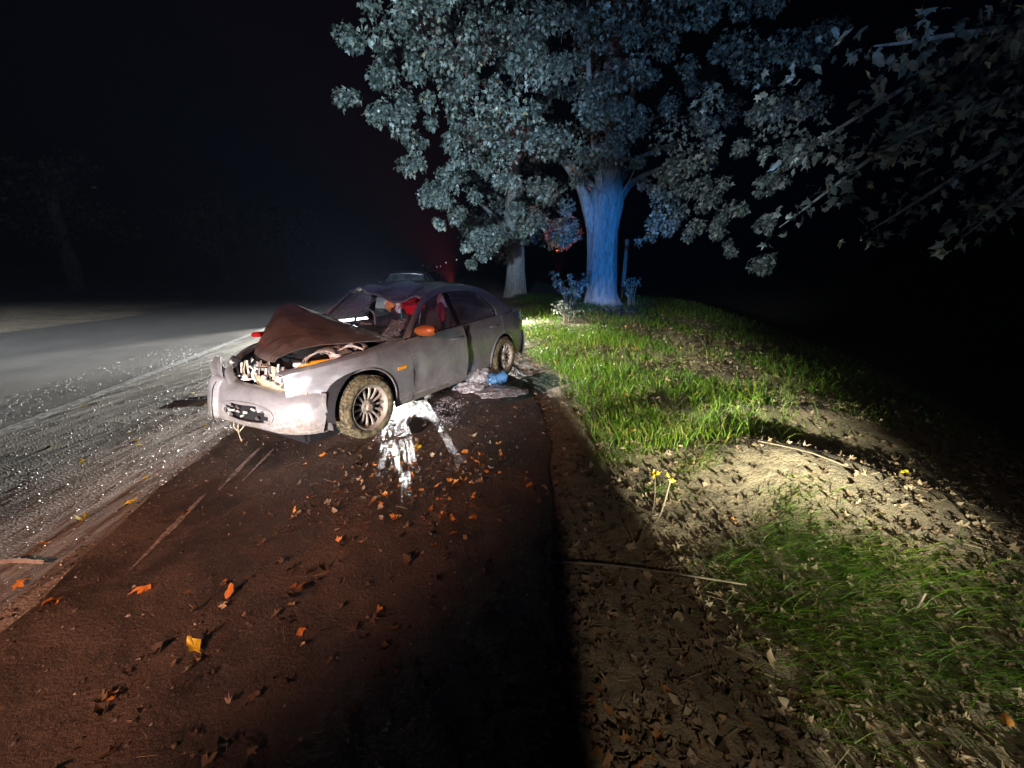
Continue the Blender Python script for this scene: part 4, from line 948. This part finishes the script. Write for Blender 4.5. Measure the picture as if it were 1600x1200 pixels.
# --- row of trees across the road
def far_tree(x, y, s, label, seed):
    e = empty('roadside_tree', (x, y, float(height(x, y))-.1)); tag(e, label, 'tree', 'trees along the far side of the road')
    trunk_mesh('trunk', [(0, 0, 0), (.05*s, 0, 2*s), (-.05, 0, 4*s), (.1, 0, 8*s)], [.46*s, .40*s, .36*s, .2*s], 18, seed, e, n=26)
    cl = [((rng.uniform(-3, 3), rng.uniform(-2, 2), rng.uniform(3.6, 9)*s), (.9, .9, .6), 1) for _ in range(34)]
    P, Rm, S = clumps_leaves(cl, 40, (.18, .3)); tag(mass('crown', P, Rm, S, e, M['tree_leaf']), kind='stuff')
far_tree(-24.5, 23, .85, 'nearest dim tree across the road at the left edge, with the thickest trunk', 61)
far_tree(-27.2, 39, .85, 'middle of the three dim trees across the road', 62)
far_tree(-27.2, 51, .95, 'farthest dim tree across the road, next to the vanishing road', 63)
# --- shrub beside the trunk and a post behind it
def shrub(name, label, x, y, h, w, n, cat='shrub', size=(.08, .14)):
    z = float(height(x, y)); e = empty(name, (x, y, z-.02)); tag(e, label, cat)
    stems = MB(); cl = []
    for k in range(7):
        a = rng.uniform(-1, 1); b = rng.uniform(-.5, .5); L_ = [(a*.1, b*.1, 0), (a*w*.45, b*.3, h*.5), (a*w, b*.5, h*rng.uniform(.7, 1))]
        stems.tube(cr(L_, 7), [.014]*4+[.009]*3, 5); cl += [(cr(L_, 5)[q], (.16, .16, .14), 1) for q in (2, 3, 4)]
    stems.build('stem', M['twig'], e)
    P, Rm, S = clumps_leaves(cl, n, size); tag(mass('foliage', P, Rm, S, e, M['tree_leaf']), kind='stuff')
shrub('shrub', 'leafy shoots growing at the foot of the blue-lit trunk, on its left', 1.62, 11.3, .95, .5, 12)
shrub('weeds', 'low dry weeds in front of the blue-lit trunk', 1.35, 9.6, .45, .35, 8, 'weeds', (.05, .09))
shrub('weeds', 'low shoots against the right side of the blue-lit trunk', 3.42, 11.6, .85, .15, 6, 'weeds', (.06, .11))
px, py = 3.80, 14.0; pz = float(height(px, py)); po = empty('marker_post', (px, py, pz-.1)); tag(po, 'thin brown post standing behind the blue-lit trunk, on its right', 'post')
MB().tube([(0, 0, 0), (.02, 0, 1.2), (.03, 0, 2.1)], [.075, .07, .065], 10).build('pole', M['wood_post'], po, True)
MB().tube([(.025, 0, .62), (.025, 0, .74)], .082, 10).build('band', M['white_plastic'], po, True)
# --- distant lamps
for k, (u_, h_, s_, lab) in enumerate([(-12.9, 2.3, .09, 'faint warm light above the roof of the far car'), (-12.2, 2.0, .07, 'lower faint warm light just above the far car roof'), (-10.9, 2.1, .09, 'left one of the two low distant lights right of the far car roof'), (-10.35, 2.2, .08, 'right one of the two low distant lights right of the far car roof'), (-9.55, 2.7, .13, 'brightest round bluish distant light right of the far car'), (-8.0, 3.1, .14, 'topmost distant light, farthest right beside the tree')]):
    s_ *= .75; e = empty('distant_lamp', (u_, 60, 0)); tag(e, lab, 'lamp', 'distant lights down the road')
    MB().tube([(0, 0, 0), (0, 0, h_-s_)], .03, 6).build('pole', M['dark_inside'], e); MB().lathe([(.001, -s_), (s_*.7, -s_*.7), (s_, 0), (s_*.7, s_*.7), (.001, s_)], 12, 'Z').move(lambda x, y, z: (x, y, z+h_)).build('lamp_head', M['lamp_glow_warm' if k < 2 else 'lamp_glow'], e, True)

# ================================================================== grass
def blades(name, P, H, W, lean, parent, mat, comb=None):
    n = len(P); a = rng.uniform(0, 6.28, n); dx, dy = np.cos(a), np.sin(a)
    la = rng.uniform(0, 6.28, n) if comb is None else rng.normal(comb, .55, n); lx, ly = np.cos(la)*lean*H, np.sin(la)*lean*H
    V = np.zeros((n, 7, 3))
    for k, (t_, w_) in enumerate(((0, 1), (.45, .85), (.8, .5))):
        cx = P[:, 0]+lx*t_**1.8; cy = P[:, 1]+ly*t_**1.8; cz = P[:, 2]+H*(t_-.18*np.minimum(np.abs(lean), 2.)*t_**2)
        for j, s in enumerate((-1, 1)): V[:, 2*k+j] = np.stack([cx+s*dx*W*w_/2, cy+s*dy*W*w_/2, cz], -1)
    V[:, 6] = np.stack([P[:, 0]+lx*1.15, P[:, 1]+ly*1.15, P[:, 2]+H*(1-.28*np.minimum(np.abs(lean), 2.))], -1)
    F = np.array([(0, 1, 3), (0, 3, 2), (2, 3, 5), (2, 5, 4), (4, 5, 6)])
    F = (F[None]+7*np.arange(n)[:, None, None]).reshape(-1, 3)
    return link(name, np_mesh(name, V.reshape(-1, 3), F, np.repeat(np.clip(rng.normal(.44, .22, n)+.35*wob(P[:, 0], P[:, 1], 2.0), 0, 1), 7)), parent, mat)
pts = []
def dens(x, y):
    xr = x-xe(y)
    d = sstep(.25, .8, xr)*sstep(2.9, 3.7, y+.25*wob(x, y, 2.0))*(1-sstep(-.2, 1.6, x-np.interp(y, [0, 6, 15], [3.3, 4.3, 5.2])))
    d *= np.clip(.62+1.5*wob(x, y, 2.4)+.7*wob(x+3, y, 7.), .03, 1)*(1-.55*sstep(1.6, 3.6, x-.12*(y-4)))
    hole = np.exp(-((x-1.45)/.5)**2-((y-9.6)/.7)**2)+np.exp(-((x-2.6)/.6)**2-((y-10.8)/.6)**2)
    heap = np.exp(-((x-2.5)/.8)**2-((y-3.7)/.35)**2)
    return d*(1-.55*np.clip(hole, 0, 1))*(1-.85*np.clip(heap, 0, 1))
x = rng.uniform(.1, 6.5, 400000); y = 2.6+rng.random(400000)**1.35*16
k = rng.random(400000) < dens(x, y)*np.interp(y, [2, 5, 9, 16], [.5, .36, .22, .12]); x, y = x[k], y[k]
# tufts on the near verge
tufts = [(1.18, 1.80, .16, 260), (1.55, 1.95, .14, 240), (1.80, 1.80, .17, 330), (2.05, 1.60, .2, 300), (1.25, 1.42, .2, 300), (1.5, 1.38, .2, 260), (1.70, 1.20, .2, 240), (1.15, 1.10, .18, 180), (2.4, 1.5, .2, 200), (1.40, 2.75, .12, 160), (1.05, 2.55, .1, 80), (1.75, 2.2, .13, 170), (1.9, 1.05, .2, 160), (2.3, 1.25, .2, 140), (.75, 3.05, .15, 150), (1.6, 1.6, .2, 240)]
tx = []; ty = []
for (cx, cy, r, n) in tufts:
    tx.append(rng.normal(cx, r*.85, n)); ty.append(rng.normal(cy, r*.6, n))
tx = np.concatenate(tx); ty = np.concatenate(ty)
P = np.c_[x, y, height(x, y)-.01]; n = len(P)
Hh = rng.uniform(.07, .20, n)*np.clip(1+.5*wob(x, y, 2.5), .5, 1.5)*np.interp(y, [2, 4, 14], [.85, .9, 1.0]); Ww = rng.uniform(.0035, .008, n)*np.interp(y, [2, 6, 14], [.8, 1.1, 1.9])
gs = blades('grass', P, Hh, Ww, rng.uniform(.2, 1.0, n)*np.interp(y, [2.3, 3.2], [1.5, 1.0]), None, M['grass_blade']); n = len(tx); Pt = np.c_[tx, ty, height(tx, ty)-.005]
gt = blades('tufts', Pt, rng.uniform(.05, .16, n), rng.uniform(.0022, .005, n), rng.uniform(.9, 2.4, n), None, M['grass_blade'], comb=-.75); tag(gt, 'long limp grass blades lying in tufts on the near verge', 'grass', kind='stuff')
tag(gs, 'green grass covering the verge beside the wrecked car', 'grass', kind='stuff')

# ================================================================== fallen leaves
def litter_pts(n):
    x = rng.uniform(-1.6, 6, n*6); y = .4+rng.random(n*6)**1.7*13; xr = x-xe(y)
    w = np.where(xr > .0, .42+.5*sstep(3.4, 2.2, y)+.25*(wob(x, y, 1.8) > .2), .09+.8*np.exp(-((x+.95)/.42)**2-((y-2.75)/.5)**2)+.35*np.exp(-((x+.35)/.2)**2-((y-2.7)/.35)**2)+.22*np.exp(-((x+.1)/.35)**2-((y-6.2)/.9)**2))
    w *= np.where(x > np.interp(y, [0, 6, 15], [3.6, 4.8, 5.6]), .15, 1)
    w *= 1-.75*np.exp(-((x-2.0)/.75)**2-((y-2.5)/.36)**2)
    k = rng.random(n*6) < w; x, y = x[k][:n], y[k][:n]; z = np.where(x-xe(y) > 0, height(x, y)+.008+np.where(y > 3.2, rng.random(len(x))*.05, 0), .022)
    return np.c_[x, y, np.maximum(z, np.where(x-xe(y) < .3, .02, -9))]
P = litter_pts(12500); n = len(P)
Rm = rand_rot(n, (0, 0, 0), 1.0, (0, 0, 1)); t_ = rng.normal(0, 1, (n, 3)); t_[:, 2] *= .28; t_ /= np.linalg.norm(t_, axis=1)[:, None]
zz = np.array((0, 0, 1.))+rng.normal(0, .38, (n, 3)); zz -= (zz*t_).sum(1)[:, None]*t_; zz /= np.linalg.norm(zz, axis=1)[:, None]; Rm = np.stack([np.cross(t_, zz), t_, zz], -1)
S = rng.uniform(.020, .058, n)
near = np.argsort(np.hypot(P[:, 0], P[:, 1])+rng.random(n)*1.2)[:270]; mk = np.ones(n, bool); mk[near] = False
li = mass('leaf_litter', P[mk]+np.array((0, 0, .004)), Rm[mk], S[mk], None, M['litter_leaf'], cup=-.75, jit=.13); tag(li, 'brown fallen leaves littering the verge and the muddy shoulder', 'leaf litter', kind='stuff')
for i in near:
    on = P[i, 0]-xe(P[i, 1]) > 0
    place(LM_dry[i % 8], 'fallen_leaf', P[i]+np.array((0, 0, .006)), Rm[i], float(S[i])*1.1, ground if on else sho)
for k in range(22):   # yellow ones on the asphalt
    o_, a_ = rng.uniform(-4.6, -2.0), rng.uniform(2.2, 6.5); x_, y_ = from_road(o_, a_); place(LM_yel[k % 8], 'fallen_leaf', (x_, y_, .016), (rng.normal(0, .25), rng.normal(0, .25), rng.uniform(0, 6.28)), rng.uniform(.05, .085), road)
for k in range(150):
    c = [(-.85, 2.75, .35, .35), (-.35, 2.7, .16, .3), (-1.2, 2.3, .7, .8), (.05, 6.3, .3, .8), (1.6, 5.5, .8, 2.0)][k % 5]
    x_, y_ = rng.normal(c[0], c[2]), rng.normal(c[1], c[3]); on = x_-xe(y_) > 0
    if y_ < .8: continue
    zz = max(.022, float(height(x_, y_))+.012) + (.06 if k % 5 == 4 else 0)
    place((LM_ora if k % 3 else LM_yel if k % 5 == 4 else LM_ora)[k % 8], 'fallen_leaf', (x_, y_, zz), (rng.normal(0, .35), rng.normal(0, .35), rng.uniform(0, 6.28)), rng.uniform(.045, .075), ground if on else sho)
for (x_, y_, s_, rz, me, lab) in [(-1.51, 1.10, .075, .5, LM_ora[3], 'curled orange leaf alone on the dark mud near the bottom left corner'), (-1.84, 1.67, .10, 2.2, LM_ora[1], 'spread orange maple leaf on the mud right of the painted light sliver'), (-2.26, 1.59, .09, 4.0, LM_ora[0], 'orange leaf at the very edge of the lit asphalt, lower left'), (-1.32, 1.30, .085, 1.0, LM_yel[2], 'pale yellow leaf with raised stem low in the middle of the mud'), (-.83, 3.33, .09, 1.4, LM_yel[0], 'yellow star-shaped leaf on wet mud in front of the white glint chips'), (-1.10, 1.62, .09, 5.0, LM_dry[2], 'brown curled leaf beside small twigs on the mud'), (-2.85, 2.75, .09, .3, LM_yel[3], 'bright yellow leaf on the gritty asphalt left of the bumper')]:
    o = place(me, 'fallen_leaf', (x_, y_, .024), (.25, -.2, rz), s_); tag(o, lab, 'leaf')
# twigs and straw
def twigs(name, P, L_, r, mat):
    n = len(P); a = rng.uniform(0, 6.28, n); b = rng.normal(0, .18, n); V = np.zeros((n, 6, 3)); dx, dy = np.cos(a), np.sin(a)
    for e, s in enumerate((-1, 1)):
        cx, cy, cz = P[:, 0]+s*dx*L_/2, P[:, 1]+s*dy*L_/2, P[:, 2]+r+np.abs(s*b*L_/2)
        V[:, 3*e] = np.stack([cx-dy*r, cy+dx*r, cz], -1); V[:, 3*e+1] = np.stack([cx+dy*r, cy-dx*r, cz], -1); V[:, 3*e+2] = np.stack([cx, cy, cz+1.5*r], -1)
    F = np.array([(0, 1, 4), (0, 4, 3), (1, 2, 5), (1, 5, 4), (2, 0, 3), (2, 3, 5)]); return link(name, np_mesh(name, V.reshape(-1, 3), (F[None]+6*np.arange(n)[:, None, None]).reshape(-1, 3)), None, mat)
P = litter_pts(1900); tw = twigs('twigs', P, rng.uniform(.02, .10, len(P)), rng.uniform(.0006, .0016, len(P)), M['straw']); tag(tw, 'small twigs and straw scattered over mud and verge', 'twigs', kind='stuff')
fb = MB(); fb.tube(cr([(.20, 1.80, .06), (.50, 1.76, .07), (.80, 1.70, .075), (1.15, 1.60, .09)], 14), list(np.linspace(.008, .004, 14)), 7); o = fb.build('fallen_branch', M['twig'], None, True); tag(o, 'long thin branch lying across the leaf litter at the edge of the shadow', 'branch')
fb = MB(); fb.tube(cr([(1.85, 2.75, .34), (2.1, 2.45, .36), (2.45, 2.1, .24)], 10), .005, 6); o = fb.build('fallen_branch', M['twig'], None, True); tag(o, 'straight stick lying over the bare soil heap', 'branch')
st = MB(); st.tube([(1.83, 1.45, .0), (1.85, 1.45, .11)], [.006, .004], 7); o = st.build('stick', M['twig'], None, True); o.location.z = float(height(1.83, 1.45)); tag(o, 'short pale stick standing upright among grass at lower right', 'stick')
# sapling with yellow leaves
sz = float(height(.66, 1.95)); sp = empty('sapling', (.70, 1.95, sz)); tag(sp, 'bare sapling with yellow leaf tips at the edge of the dark mud', 'sapling')
b = MB(); b.tube(cr([(0, 0, 0), (.10, .06, .10), (.19, .12, .16), (.27, .22, .33)], 14), list(np.linspace(.008, .004, 14)), 6); b.tube(cr([(.10, .06, .10), (.16, .16, .22), (.17, .22, .36)], 12), list(np.linspace(.005, .0025, 12)), 6); b.tube(cr([(.02, .01, .02), (-.02, .08, .14), (0.0, .12, .22)], 8), .003, 5); b.build('stem', M['twig'], sp, True)
for k in range(9):
    c = np.array((.17, .22, .36) if k < 5 else (.27, .22, .33)); r_ = rand_rot(1, (rng.normal(0, .8), rng.normal(0, .4)-.3, .5), .4, (0, -1, .4))[0]; place(LM_yel[k % 8], 'leaf', c, r_, rng.uniform(.035, .05), sp)

# ================================================================== damp night air
hz = MB().box((0, 60, 9.0), (150, 180, 24)).build('haze', None, None); tag(hz, 'faint damp haze hanging over the road at night', 'haze', kind='stuff')
hm = bpy.data.materials.new('haze'); hm.use_nodes = True; hm.node_tree.nodes.clear(); ho = hm.node_tree.nodes.new('ShaderNodeOutputMaterial'); hv = hm.node_tree.nodes.new('ShaderNodeVolumePrincipled')
hv.inputs['Color'].default_value = (.5, .62, 1, 1); hv.inputs['Density'].default_value = .0002; hv.inputs['Anisotropy'].default_value = .1
hm.node_tree.links.new(hv.outputs[0], ho.inputs['Volume']); hz.data.materials.append(hm)
